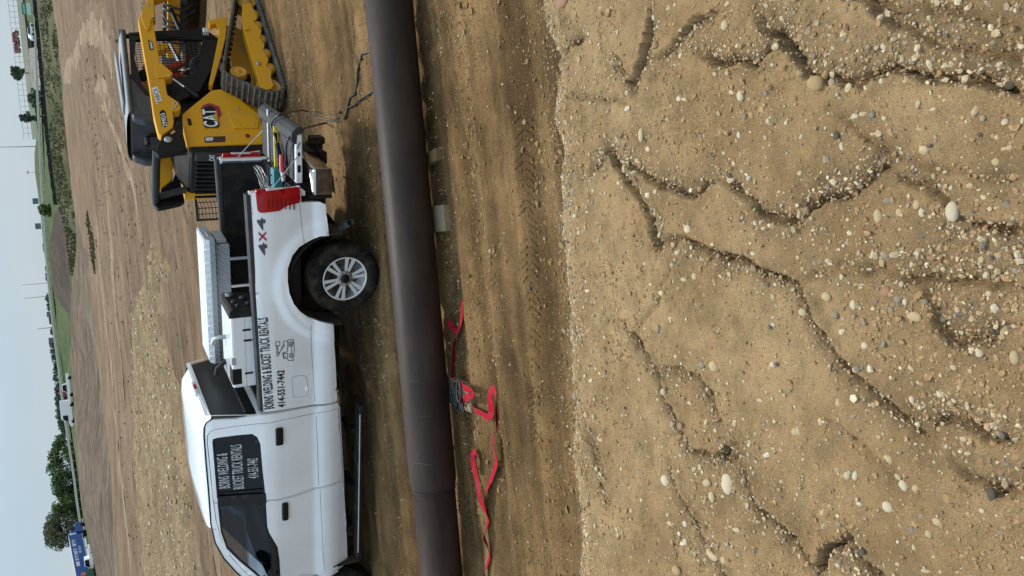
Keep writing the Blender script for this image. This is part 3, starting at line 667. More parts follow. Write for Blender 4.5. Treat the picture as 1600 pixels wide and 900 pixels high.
# cab side: everything round the doors, up to the roof gutter
CABS = [(S(409, 645)[0] + .035, 1.42), S(370, 655), S(330, 656.5), S(322, 662), S(320.5, 676), S(323.5, 720), S(328, 772), S(331, 822), S(338, 850), S(352, 874), S(370, 894), S(395, 918), S(432, 945), (FD_FRONT + .06, 1.22), (FD_FRONT + .06, .50), S(544, 878), S(537.5, 749), S(531, 636), S(527, 629.5), S(480, 637)]
CAB0 = CABS[0][0]
cab = panel('cab_side', CABS, white_paint, truck, holes=[shrink(RDOOR, -.008), shrink(FDOOR, -.008)], yf=lambda x, z: Yb(z), depth=.05)
for nm, out_, win in (('rear_door', RDOOR, REARWIN), ('front_door', FDOOR, FRONTWIN)):
    ds = panel(nm, out_, white_paint, truck, holes=[win], yf=lambda x, z: Yb(z), depth=.05)
    for sgn, dr in ((1, ds[0]), (-1, ds[1])):
        panelside = [panel('window_trim', shrink(win, -.004), black_trim, dr, holes=[shrink(win, .022)], yf=lambda x, z: Yb(z), off=-.006, depth=.02, both=True)]
        bpy.data.objects.remove(panelside[0][1 if sgn > 0 else 0])
        g = panel('window', shrink(win, .018), tint_glass if nm == 'rear_door' else win_glass, dr, yf=lambda x, z: Yb(z), off=-.018, depth=.004)
        bpy.data.objects.remove(g[1 if sgn > 0 else 0])
        # handle
        hp = ((430, 669), (443, 694)) if nm == 'rear_door' else ((440, 786), (451, 811))
        a, b = S(*hp[0]), S(*hp[1]); x0, x1 = min(a[0], b[0]), max(a[0], b[0]); z0, z1 = min(a[1], b[1]), max(a[1], b[1]); yy = float(Yb((z0 + z1) / 2))
        h = MB(); h.box(x0 + .0, x1 - .0, sgn * (yy - .01), sgn * (yy + .03), z0 + .004, z1 + .0, .018).build('handle', black_trim, dr)
DOORS = {o.name: o for o in bpy.data.objects if o.parent == truck and 'door' in o.name}
rdoor_l = [o for o in bpy.data.objects if o.name.startswith('rear_door') and o.data.vertices[0].co.y > 0][0]
fdoor_l = [o for o in bpy.data.objects if o.name.startswith('front_door') and o.data.vertices[0].co.y > 0][0]
# divider bars in the rear door glass and the black pillar between the doors
BP = [S(339.5, 776), S(415.5, 771), S(416.5, 786), S(340.5, 792)]
pl = panel('door_pillar', BP, black_trim, truck, yf=lambda x, z: Yb(z), off=.0025, depth=.01)
a = S(338, 772); b = S(413, 765)
MB().tube([(a[0], Yb(a[1]) - .008, a[1] - .01), (b[0], Yb(b[1]) - .008, b[1] + .01)], .008, 6).build('window_divider', black_plastic, rdoor_l)
# roof skin
GUT = [S(*p) for p in ((330, 656.5), (322, 662), (320.5, 676), (323.5, 720), (328, 772), (331, 822), (338, 850), (352, 874), (370, 894), (395, 918), (432, 945))]
gx = np.array([p[0] for p in GUT]); gz = np.array([p[1] for p in GUT]); od = np.argsort(gx); gx, gz = gx[od], gz[od]
XR0 = CAB0 + .015; XRF = 3.12
rows = []
for x in np.concatenate([[XR0 - .02, XR0, XR0 + .05, XR0 + .15], np.linspace(XR0 + .3, XRF, 16)]):
    ze = float(np.interp(x, gx, gz)) if x > gx.min() else float(gz[0]); ze = max(ze, 1.90) if x < 3.0 else ze
    ze = min(ze, 2.0)
    crown = .072 * float(sstep(XR0 - .03, XR0 + .22, x)) * (1 - .5 * float(sstep(2.75, XRF, x))) + .012
    ye = float(Yb(ze)) - .004; r = []
    for s in np.linspace(-1, 1, 29):
        k = 1 - abs(s) ** 5; k2 = (1 - s * s) * .03
        r.append((x, s * ye, ze + crown * min(1, (1 - abs(s)) * 7) ** .5 * .85 + k2 + .0 * k))
    rows.append(r)
roof = MB().grid(rows).build('roof', white_paint, truck)
# rain gutter strips (near and far)
for sgn in (1, -1):
    P = [S(*p) for p in ((330, 655), (322, 660.5), (319, 668), (318.5, 680), (321.5, 720), (326, 772), (329.5, 820), (336, 848), (350, 873), (368, 893), (393, 916))]
    MB().tube([(x, sgn * (Yb(z) + .002), z) for x, z in P], .009, 6).build('roof_gutter', black_trim, truck)
# windscreen, cowl, bonnet, front
ws = []
for k in range(9):
    t = k / 8; x = XRF + (FD_FRONT + .08 - XRF) * t; z = 1.985 + (1.25 - 1.985) * t; y = float(Yb(z)) - .05
    ws.append([(x - .16 + .10 * t, s * y, z + .0) for s in np.linspace(-1, 1, 13)])
MB().grid(ws).build('windscreen', win_glass, truck)
for sgn in (1, -1):
    MB().tube([(x, sgn * (Yb(z) - .05), z - .012) for x in np.linspace(XRF - .05, FD_FRONT, 9) for z in [float(np.interp(x, gx, gz))]], .028, 8).build('windscreen_pillar', white_paint, truck)
bn = []
for x in np.linspace(FD_FRONT + .07, 5.30, 10):
    t = (x - FD_FRONT) / 1.4; zt = 1.33 - .05 * t - .10 * max(0, t - .85)
    bn.append([(x, s * (.93 - .02 * t), zt + .04 * (1 - s * s) + (.025 if abs(s) < .45 else 0) - .03 * max(0, abs(s) - .85) / .15) for s in np.linspace(-1, 1, 21)])
MB().grid(bn).build('bonnet', white_paint, truck)
FEND = [(FD_FRONT + .066, 1.30), (FD_FRONT + .066, .50)] + [(4.47 + .56 * math.cos(t), .46 + .56 * math.sin(t)) for t in np.linspace(R(175), R(5), 16)] + [(5.30, .50), (5.32, 1.22)]
panel('front_fender', FEND, white_paint, truck, depth=.05)
fr = MB(); fr.box(5.24, 5.36, -.93, .93, .72, 1.20, .03); fr.build('grille', chrome, truck)
MB().box(5.26, 5.50, -.99, .99, .48, .70, .05).build('front_bumper', chrome, truck)
for sgn in (1, -1): MB().box(5.30, 5.38, sgn * .64, sgn * .92, .86, 1.14, .03).build('headlight', clear_lens, truck)
MB().box(4.0, 5.25, -.88, .88, .55, 1.22).build('engine_bay', dark_under, truck)
# cab interior and floor
it = MB(); it.box(CAB0 + .06, FD_FRONT + .05, -.88, .88, .50, .60); it.box(3.62, 3.98, -.84, .84, .60, 1.27, .05); it.build('dashboard', black_plastic, truck)
for y in (.40, -.40):
    se = MB(); se.box(2.62, 3.12, y - .25, y + .25, .80, .98, .05); se.box(2.45, 2.62, y - .25, y + .25, .82, 1.52, .06); se.box(2.44, 2.56, y - .13, y + .13, 1.55, 1.72, .04); se.box(2.75, 3.0, y - .2, y + .2, .60, .8); se.build('seat', grey_plastic, truck)
rs = MB(); rs.box(1.85, 2.3, -.75, .75, .75, .95, .05); rs.box(1.68, 1.86, -.75, .75, .8, 1.50, .05); rs.box(1.8, 2.25, -.7, .7, .6, .75); rs.build('rear_bench', grey_plastic, truck)
sw = MB(); c0 = Vector(Sy(428, 862, .42) [0:1] + (.42,) + Sy(428, 862, .42)[1:2]); ax = Vector((-.85, 0, .45)).normalized(); e1 = Vector((0, 1, 0)); e2 = ax.cross(e1)
sw.tube([c0 + (e1 * math.cos(t) + e2 * math.sin(t)) * .185 for t in np.linspace(0, 2 * math.pi, 25)], .016, 6, False)
for t in (R(0), R(180), R(-90)): sw.tube([c0, c0 + (e1 * math.cos(t) + e2 * math.sin(t)) * .18], .016, 5)
sw.tube([c0, c0 - ax * .35], .04, 8); sw.build('steering_wheel', black_trim, truck)
MB().box(XR0 + .1, 3.0, -.66, .66, 1.90, 1.915).build('headliner', mat('headliner_fabric', (.06, .06, .06), .9), truck)
# back of the cab: white surround, dark window, brake lamp
zb_ = 1.955; X0 = XR0 - .012
def backy(z): return float(Yb(z)) - .012
bw = MB()
for (z0, z1, sx) in ((.55, 1.44, 0), (1.93, 1.985, 0)):
    bw.add([(X0 + .0, -backy(z0), z0), (X0, backy(z0), z0), (X0 + .0, backy(z1), z1), (X0, -backy(z1), z1)], [(0, 1, 2, 3)])
for sgn in (1, -1):
    bw.add([(X0, sgn * backy(1.44), 1.44), (X0, sgn * (backy(1.44) - .022), 1.44), (X0, sgn * (backy(1.93) - .022), 1.93), (X0, sgn * backy(1.93), 1.93)], [(0, 1, 2, 3)])
bw.build('cab_back', white_paint, truck)
bg_ = MB(); yb0, yb1 = backy(1.44) - .018, backy(1.93) - .018
bg_.add([(X0 + .015, -yb0, 1.42), (X0 + .015, yb0, 1.42), (X0 + .035, yb1, 1.94), (X0 + .035, -yb1, 1.94)], [(0, 1, 2, 3)]); rw = bg_.build('rear_window', grey_glass, truck)
MB().box(X0 - .004, X0 + .03, -.80, .80, 1.445, 1.56, .01).build('window_frame', black_trim, rw)
bl = MB(); bl.box(X0 - .02, X0 + .04, -.16, .16, 1.962, 2.008, .01); blo = bl.build('brake_lamp', clear_lens, truck)
MB().box(X0 - .026, X0 + .03, -.06, .06, 1.966, 2.004, .006).build('red_lens', red_lens, blo)

# ---- load bed
RAILZ0, RAILZ1 = S(386, 304)[1], S(409, 645)[1]; BX0 = S(386, 303)[0]; BX1 = CAB0 - .045
def railz(x): return RAILZ0 + (RAILZ1 - RAILZ0) * (x - BX0) / (BX1 - BX0)
arch = [S(*p, .04) for p in ((514, 368), (500, 369), (484, 376), (468, 386), (457, 400), (450, 420), (449.5, 440), (452, 458), (459, 475), (469, 487), (482, 496), (500, 502.5), (521, 507))]
BED = [(BX0, railz(BX0) - .02), S(402, 301.5), S(469, 291.5), S(471, 317), S(500, 315.5), (-.90, .66)] + arch + [S(524, 560), S(527, 626), (BX1, .56), (BX1, railz(BX1) - .02)]
bed_l, bed_r = panel('bed_side', BED, white_paint, truck, depth=.05, step=.05)
for sgn, bd in ((1, bed_l), (-1, bed_r)):
    cp = MB()
    pts = [(x, railz(x)) for x in np.linspace(BX0 + .01, BX1, 12)]
    P = []
    for x, z in pts: yo = float(Yb(1.43)) - .002; P.append([(x, sgn * (yo + .006), z - .03), (x, sgn * yo, z + .012), (x, sgn * (yo - .03), z + .024), (x, sgn * (yo - .10), z + .022), (x, sgn * (yo - .115), z + .005), (x, sgn * (yo - .115), z - .03)])
    cp.grid(P, False); cp.add(P[0], [tuple(range(6))]); cp.add(P[-1], [tuple(range(6))[::-1]]); cp.build('rail_cap', grey_plastic, bd)
    # inner wall
    MB().box(BX0 + .02, BX1 - .03, sgn * .80, sgn * .87, .94, 1.42).build('bed_inner_wall', black_plastic, bd)
    # wheel liner
    ln = MB(); pr = [(.55 * math.cos(t), .50 + .565 * math.sin(t)) for t in np.linspace(R(-5), R(185), 20)]
    ln.grid([[(p[0], sgn * .985, p[1]) for p in pr], [(p[0] * 1.0, sgn * .56, p[1]) for p in pr]]); ln.build('wheel_liner', mat('wheel_liner', (.055, .052, .048), .8, dirt=(DUST, .5, 4)), bd)
    # tail lamp on the corner
    TLP = [S(*p) for p in ((399, 300), (468, 291.5), (469, 316), (446, 322), (437, 329), (407, 332.5), (402, 329))]
    tlm = panel('tail_lamp', rounded(TLP, .02, 3), red_lens, bd, off=.012, depth=.03, both=True); bpy.data.objects.remove(tlm[1 if sgn > 0 else 0]); tl_ = tlm[0 if sgn > 0 else 1]
    zt = S(399, 300)[1]; zl = S(468, 292)[1]
    MB().box(BX0 - .045, BX0 + .005, sgn * .90, sgn * .978, zl, zt, .012).build('lamp_return', red_lens, tl_)
    MB().box(BX0 - .052, BX0 - .02, sgn * .905, sgn * .982, zl + .12, zt - .11, .01).build('reversing_lens', clear_lens, tl_)
    for k in range(7):
        z = zl + .06 + k * .045; xx = BX0 + .05
        MB().box(xx, xx + .13 - .006 * k, sgn * (Yb(z) + .010), sgn * (Yb(z) + .017), z, z + .012).build('lamp_rib', mat('dark_red_lens', (.16, .004, .006), .2), tl_)
    MB().box(BX0 - .004, BX0 + .05, sgn * .80, sgn * .93, .86, railz(BX0) - .03, .008).build('bed_post', white_paint, bd)
fl = MB(); fl.box(BX0 + .01, BX1 - .02, -.84, .84, .90, .945); fl.box(BX1 - .06, BX1 - .02, -.84, .84, .945, 1.40)
for k in range(15): y = -.77 + k * .11; fl.box(BX0 + .03, BX1 - .06, y - .03, y + .03, .945, .958)
fl.build('bed_floor', black_plastic, truck)
# fuel door (outline groove and lid), near side
FU = rounded([S(*p) for p in ((455.5, 588), (479, 586), (482, 618), (458, 622))], .05, 4)
panel('fuel_door', FU, mat('gap_and_crease_shade', (.10, .10, .10), .7), bed_l, holes=[shrink(FU, .004)], off=.0012, depth=.002, both=False)
panel('fuel_door', shrink(FU, .004), white_paint, bed_l, off=.003, depth=.003, both=False)
# thin dark line along the body crease, its shading put into the colour
for o_, pp in ((bed_l, [(468, 318), (474, 380)]), (bed_l, [(484, 505), (488, 560), (492, 628)]), (rdoor_l, [(494, 650), (498, 758)]), (fdoor_l, [(500, 765), (506, 890)])):
    P = [S(*p) for p in pp]; P = [(P[0][0] + (P[-1][0] - P[0][0]) * k / 8, P[0][1] + (P[-1][1] - P[0][1]) * k / 8) for k in range(9)]
    MB().tube([(x, Yf(x, z) + .0005, z) for x, z in P], .0022, 5).build('crease_shade_line', mat('gap_and_crease_shade', (.10, .10, .10), .7), o_)
# rear bumper
bp = []
for y in np.linspace(-.99, .99, 25):
    t = abs(y) / .99; xo = -1.33 + .10 * t ** 4; wrap = .16 * sstep(.9, 1., t)
    bp.append([(xo + .10 + wrap, y, .80), (xo + .015 + wrap, y, .795), (xo + wrap, y, .775), (xo - .01 + wrap, y, .70), (xo + .01 + wrap, y, .60), (xo + .06 + wrap, y, .545), (xo + .14 + wrap, y, .54)])
bump = MB().grid(bp).build('rear_bumper', mat('bumper_chrome', (.42, .41, .40), .18, 1., dirt=(DUST, .55, 4)), truck)
MB().box(-1.34, -1.12, -.72, .72, .795, .812, .006).build('step_pad', black_plastic, bump)
MB().box(-1.345, -1.20, -.30, .30, .565, .70, .012).build('plate_recess', black_plastic, bump)
for sgn in (1, -1):
    MB().box(-1.30, -1.00, sgn * .93, sgn * 1.0, .575, .795, .03).build('bumper_end', mat('bumper_chrome', (.42, .41, .40), .18), bump); MB().box(-1.0, -.965, sgn * .94, sgn * .992, .58, .82, .008).build('bumper_seal', black_plastic, bump)
ht = MB(); ht.box(-1.42, -.7, -.06, .06, .42, .54, .008); ht.box(-1.34, -1.2, -.35, .35, .45, .52, .01); ht.box(-1.46, -1.38, -.09, .09, .40, .56, .01); ht.build('tow_hitch', dark_under, truck)
# tailgate, folded down
TG0, TG1, TGZ = BX0 - .06, -1.70, .94
tg = MB(); tg.box(TG1 + .07, TG0, -.80, .80, TGZ - .085, TGZ - .012, .012); tgo = tg.build('tailgate', white_paint, truck)
MB().box(TG1 + .10, TG0 - .02, -.74, .74, TGZ - .014, TGZ + .006, .008).build('tailgate_liner', grey_plastic, tgo)
cap = [(TG1 - .02, TGZ - .055), (TG1 + .0, TGZ - .01), (TG1 + .05, TGZ + .03), (TG1 + .13, TGZ + .035), (TG1 + .17, TGZ + .004), (TG1 + .17, TGZ - .02), (TG1 + .06, TGZ - .03), (TG1 + .05, TGZ - .10), (TG1, TGZ - .10)]
MB().prism(cap, -.81, .81, 'y', .004).build('tailgate_cap', grey_plastic, tgo)
MB().box(TG0 - .20, TG0 - .12, .796, .806, TGZ - .065, TGZ - .03, .003).build('tailgate_latch', black_trim, tgo); MB().box(TG0 - .34, TG0 - .30, .796, .806, TGZ - .06, TGZ - .035, .003).build('tailgate_latch', black_trim, tgo); MB().tube([(TG0 - .45, .803, TGZ - .06), (TG0 - .38, .803, TGZ - .03)], .006, 5).build('tailgate_latch', black_trim, tgo)
for sgn in (1, -1): MB().tube([(TG0 - .30, sgn * .815, TGZ - .03), (BX0 - .01, sgn * .87, TGZ + .28)], .006, 6).build('tailgate_cable', steel, tgo)
# lettering, badge and drawing
decal('lettering', 'BORNS WELDING & BUCKET TRUCK RENTALS', [S(*p) for p in ((413, 640), (428.5, 638), (402, 497), (418.5, 495.5))], ink, bed_l)
decal('phone_number', '414-551-7442', [S(*p) for p in ((434, 637), (446, 636), (432.5, 579), (444.5, 578))], ink, bed_l)
for ch, c, m_ in (('4', ((405, 400), (418, 398), (403.5, 380), (416.5, 379)), mat('badge_grey', (.06, .06, .065), .4)), ('X', ((404.5, 378), (416.5, 377), (403.5, 361.5), (415.5, 361)), mat('badge_red', (.35, .02, .03), .4)), ('4', ((402, 360), (415, 359), (401, 341), (414, 340)), mat('badge_grey', (.06, .06, .065), .4))):
    decal('badge', ch, [S(*p) for p in c], m_, bed_l, .006)
for bd_, c in (('BORNS WELDING &', ((342.5, 764), (360, 762.5), (338, 709.5), (355, 708))), ('BUCKET TRUCK RENTALS', ((364.5, 765), (382, 763.5), (360, 696), (377.5, 694.5))), ('414-551-7442', ((388, 748), (405, 747), (386, 717), (403, 716)))):
    decal('window_lettering', bd_, [S(*p) for p in c], pale_vinyl, rdoor_l, -.004, yf=lambda x, z: Yb(z), bold=.006)
DR = []          # bucket truck line drawing, in photo pixels
def circ(cx, cy, r): return [(cx + r * math.cos(t), cy + r * math.sin(t)) for t in np.linspace(0, 2 * math.pi, 17)]
DR += [circ(455.5, 555.5, 3.6), circ(455.5, 555.5, 1.6), circ(454.5, 537, 3.4), circ(454.5, 537, 1.5)]
DR += [[(458, 560), (458.5, 563), (450, 563), (449, 560), (443, 560), (441.5, 551), (449, 549.5), (449.5, 531), (458, 530.5), (459.5, 540), (459.5, 551)], [(443.5, 558), (449, 557.5), (449.5, 552), (443, 552.5), (443.5, 558)], [(456, 551), (455, 541)], [(449.5, 541), (457, 540.5)],
       [(443, 539), (443, 533), (449, 533)], [(443.5, 536.5), (434, 556.5), (432.5, 556), (432, 540)], [(445, 539), (434.5, 553), (433.5, 540)], [(430.5, 540.5), (430.5, 534), (437, 533.5), (437, 540), (430.5, 540.5)]]
em = MB()
for pl_ in DR:
    P = [S(*p) for p in pl_]
    for a, b in zip(P[:-1], P[1:]):
        d = Vector((b[0] - a[0], b[1] - a[1])); 
        if d.length < 1e-5: continue
        d.normalize(); nn = Vector((-d.y, d.x)) * .0032; a = Vector(a) - d * .002; b = Vector(b) + d * .002
        q4 = [a + nn, b + nn, b - nn, a - nn]; em.add([(p.x, float(Yf(p.x, p.y)) + .004, p.y) for p in q4], [(0, 1, 2, 3)])
em.build('bucket_truck_drawing', ink, bed_l, fix=False)

# ---- wheels, step bar, underbody
def wheel(cx, sgn):
    r = .418; yo = .985 if cx > 1 else .965
    c = (cx, sgn * yo, r)
    pr = [(.256, -.02), (.270, -.006), (.30, .004), (.345, .006), (.385, -.002), (.405, -.022), (.416, -.05), (.418, -.09), (.418, -.18), (.416, -.215), (.405, -.245), (.36, -.268), (.30, -.272), (.25, -.255)]
    wh = MB().lathe([(a, b * sgn) for a, b in pr], c, 'y', 48); wo = wh.build('wheel', rubber, truck)
    tr = MB()
    for k in range(44):
        t = 2 * math.pi * k / 44
        for j, yy in enumerate((-.055, -.095, -.135, -.175, -.215)):
            tt = t + (j % 2) * .07; ca, sa = math.cos(tt), math.sin(tt); dt = .048
            P = []
            for rr in (.414, .4205):
                for da, dy in ((-dt, -.015), (dt, -.015), (dt, .015), (-dt, .015)): P.append((cx + rr * math.cos(tt + da), c[1] + sgn * (yy + dy), r + rr * math.sin(tt + da)))
            tr.add(P, [(4, 5, 6, 7), (0, 1, 5, 4), (1, 2, 6, 5), (2, 3, 7, 6), (3, 0, 4, 7)])
    tr.build('tread', rubber, wo)
    rm = MB().lathe([(a, b * sgn) for a, b in ((.258, -.02), (.262, -.008), (.256, -.002), (.244, -.010), (.232, -.045), (.222, -.12), (.20, -.20))], c, 'y', 48); ro = rm.build('rim', rim_metal, wo)
    sp = MB()
    for k in range(6):
        for off in (-.17, .17):
            t = 2 * math.pi * (k + .25) / 6 + off; t2 = 2 * math.pi * (k + .25) / 6 + off * .9
            e = Vector((math.cos(t), 0, math.sin(t))); tn = Vector((-math.sin(t), 0, math.cos(t))); C = Vector(c)
            w0, w1 = .015, .021
            P = [C + e * .085 + tn * w0, C + e * .085 - tn * w0, C + e * .247 - tn * w1, C + e * .247 + tn * w1]
            P = [p + Vector((0, sgn * y, 0)) for p, y in zip(P, (-.020, -.020, -.008, -.008))]
            Q = [p - Vector((0, sgn * .04, 0)) for p in P]
            sp.add([p[:] for p in P + Q], [(0, 1, 2, 3), (0, 4, 5, 1), (1, 5, 6, 2), (2, 6, 7, 3), (3, 7, 4, 0), (4, 7, 6, 5)])
    sp.build('spokes', rim_metal, ro)
    MB().lathe([(.10, -.05 * sgn), (.10, -.024 * sgn), (.088, -.018 * sgn), (.0, -.018 * sgn)], c, 'y', 24).build('hub', steel, ro)
    MB().lathe([(.052, -.02 * sgn), (.05, .004 * sgn), (.03, .010 * sgn), (0, .010 * sgn)], c, 'y', 20).build('centre_cap', black_trim, ro)
    for k in range(8):
        t = 2 * math.pi * k / 8; MB().lathe([(.012, -.02 * sgn), (.011, .006 * sgn), (0, .006 * sgn)], (cx + .074 * math.cos(t), c[1], r + .074 * math.sin(t)), 'y', 6, False).build('wheel_nut', chrome, wo)
    MB().lathe([(.20, -.16 * sgn), (.20, -.14 * sgn), (0, -.14 * sgn)], c, 'y', 28).build('brake_disc', dark_under, wo)
for cx in (0, 4.47):
    for sgn in (1, -1): wheel(cx, sgn)
un = MB()
for sgn in (1, -1): un.box(-1.2, 5.1, sgn * .42, sgn * .52, .52, .72)
un.box(-.06, .06, -.85, .85, .36, .47, .02); un.box(4.41, 4.53, -.85, .85, .36, .47, .02); un.lathe([(.0, -.17), (.12, -.15), (.17, 0), (.12, .15), (0, .17)], (0, 0, .42), 'x', 16)
un.tube([(0, 0, .44), (2.6, 0, .58)], .05, 8); un.box(.55, 1.5, .30, .80, .42, .74, .04); un.box(1.7, 2.6, -.35, .25, .45, .7, .05)
un.box(1.62, FD_FRONT, -.86, .86, .48, .56); un.box(-1.05, -.55, -.80, .80, .60, .88); un.box(.58, 1.48, -.84, .84, .62, .88); un.box(-1.05, 1.5, -.5, .5, .72, .9)
un.build('chassis', dark_under, truck)
for sgn in (1, -1):
    st = MB(); a = S(551, 640); b = S(563.5, 868); za, zb2 = .315, .225
    st.box(1.72, 3.72, sgn * .90, sgn * 1.07, .205, .275, .018); so_ = st.build('step_bar', black_plastic, truck)
    MB().tube([(1.70, sgn * 1.072, .256), (3.74, sgn * 1.072, .256)], .010, 8).build('chrome_edge', steel, so_)
    MB().box(3.72, 3.83, sgn * .935, sgn * 1.085, .208, .272, .012).build('end_cap', black_plastic, so_); MB().box(1.60, 1.72, sgn * .935, sgn * 1.085, .208, .272, .012).build('end_cap', black_plastic, so_)
    for x in (2.0, 2.8, 3.5): MB().box(x - .03, x + .03, sgn * .6, sgn * .96, .25, .34).build('bracket', dark_under, so_)
    MB().box(3.90, 3.93, sgn * .74, sgn * 1.0, .20, .60, .008).build('mud_flap', dark_under, truck)
ex = MB(); ex.tube([(.9, .30, .46), (.35, .42, .50), (-.30, .55, .46), (-.56, .74, .40), (-.66, .93, .355)], .045, 12, False); ex.build('exhaust_pipe', steel, truck)
for sgn in (1, -1):      # towing mirror on an arm ahead of the front glass
    mr = MB(); mr.box(3.80, 3.92, sgn * 1.12, sgn * 1.36, 1.36, 1.70, .04); mr.tube([(3.86, sgn * .93, 1.42), (3.86, sgn * 1.16, 1.46)], .03, 8); mr.build('mirror', black_plastic, truck)
# ================================================================== compact track loader
loader = bpy.data.objects.new('track_loader', None); col.objects.link(loader); loader.empty_display_size = .2
tag(loader, 'yellow compact track loader with black cab standing behind the pickup tailgate', 'track loader')
loader.location = MC0; loader.rotation_euler = (0, MPITCH, MYAW); loader.rotation_mode = 'XYZ'
_h = np.array([math.cos(MYAW), math.sin(MYAW), 0]); _Z = np.array([0, 0, 1.])
MF = _h * math.cos(MPITCH) - _Z * math.sin(MPITCH); MU = _Z * math.cos(MPITCH) + _h * math.sin(MPITCH); MLn = -MN3
def Mp(px, py, y):
    """photo pixel -> (x, z) on the loader's lengthwise plane y (its near side is y < 0)"""
    d = ray(px, py); P0 = MC0 + MLn * y; t = (P0 - CAM) @ MLn / (d @ MLn); P = CAM + t * d - MC0; return (float(P @ MF), float(P @ MU))
def Mx(px, py, x):
    d = ray(px, py); P0 = MC0 + MF * x; t = (P0 - CAM) @ MF / (d @ MF); P = CAM + t * d - MC0; return (float(P @ MLn), float(P @ MU))
yellow_dirty = mat('machine_yellow_dusty', (.55, .26, .010), .6, dirt=(DUST, .85, 5))
track_rubber = mat('track_rubber', (.045, .043, .040), .85, dirt=(DUST, .65, 7))
lug_rubber = mat('track_lug', (.16, .145, .12), .9, dirt=(DUST, .7, 12))
cab_black = mat('cab_black', (.006, .006, .007), .5, spec=.25)
roof_grey = mat('cab_roof_grey', (.20, .22, .24), .5, dirt=(DUST, .25, 4))
cab_grey = mat('cab_moulding', (.035, .040, .046), .5, spec=.3, dirt=(DUST, .2, 5))

# ---- tracks
def hull(circles, n=64):
    """outline round several circles (x, z, r)"""
    pts = []
    for x, z, r in circles: pts += [(x + r * math.cos(t), z + r * math.sin(t)) for t in np.linspace(0, 2 * math.pi, n, endpoint=False)]
    pts = sorted(pts); lo = []; hi = []
    for src, dst in ((pts, lo), (pts[::-1], hi)):
        for p in src:
            while len(dst) > 1 and (dst[-1][0] - dst[-2][0]) * (p[1] - dst[-2][1]) - (dst[-1][1] - dst[-2][1]) * (p[0] - dst[-2][0]) <= 0: dst.pop()
            dst.append(p)
    return lo[:-1] + hi[:-1]
def even(P, n):
    L = [0]; Q = P + [P[0]]
    for a, b in zip(Q[:-1], Q[1:]): L.append(L[-1] + math.dist(a, b))
    t = np.linspace(0, L[-1], n, endpoint=False); x = np.interp(t, L, [p[0] for p in Q]); z = np.interp(t, L, [p[1] for p in Q]); return list(zip(x, z))
SPR = (Mp(371, 109, -MHW)[0] + .02, .640)
CIR = [(-.02, .245, .245), (SPR[0], SPR[1], .245), (2.14, .205, .205)]
LOOP = even(hull(CIR), 132)
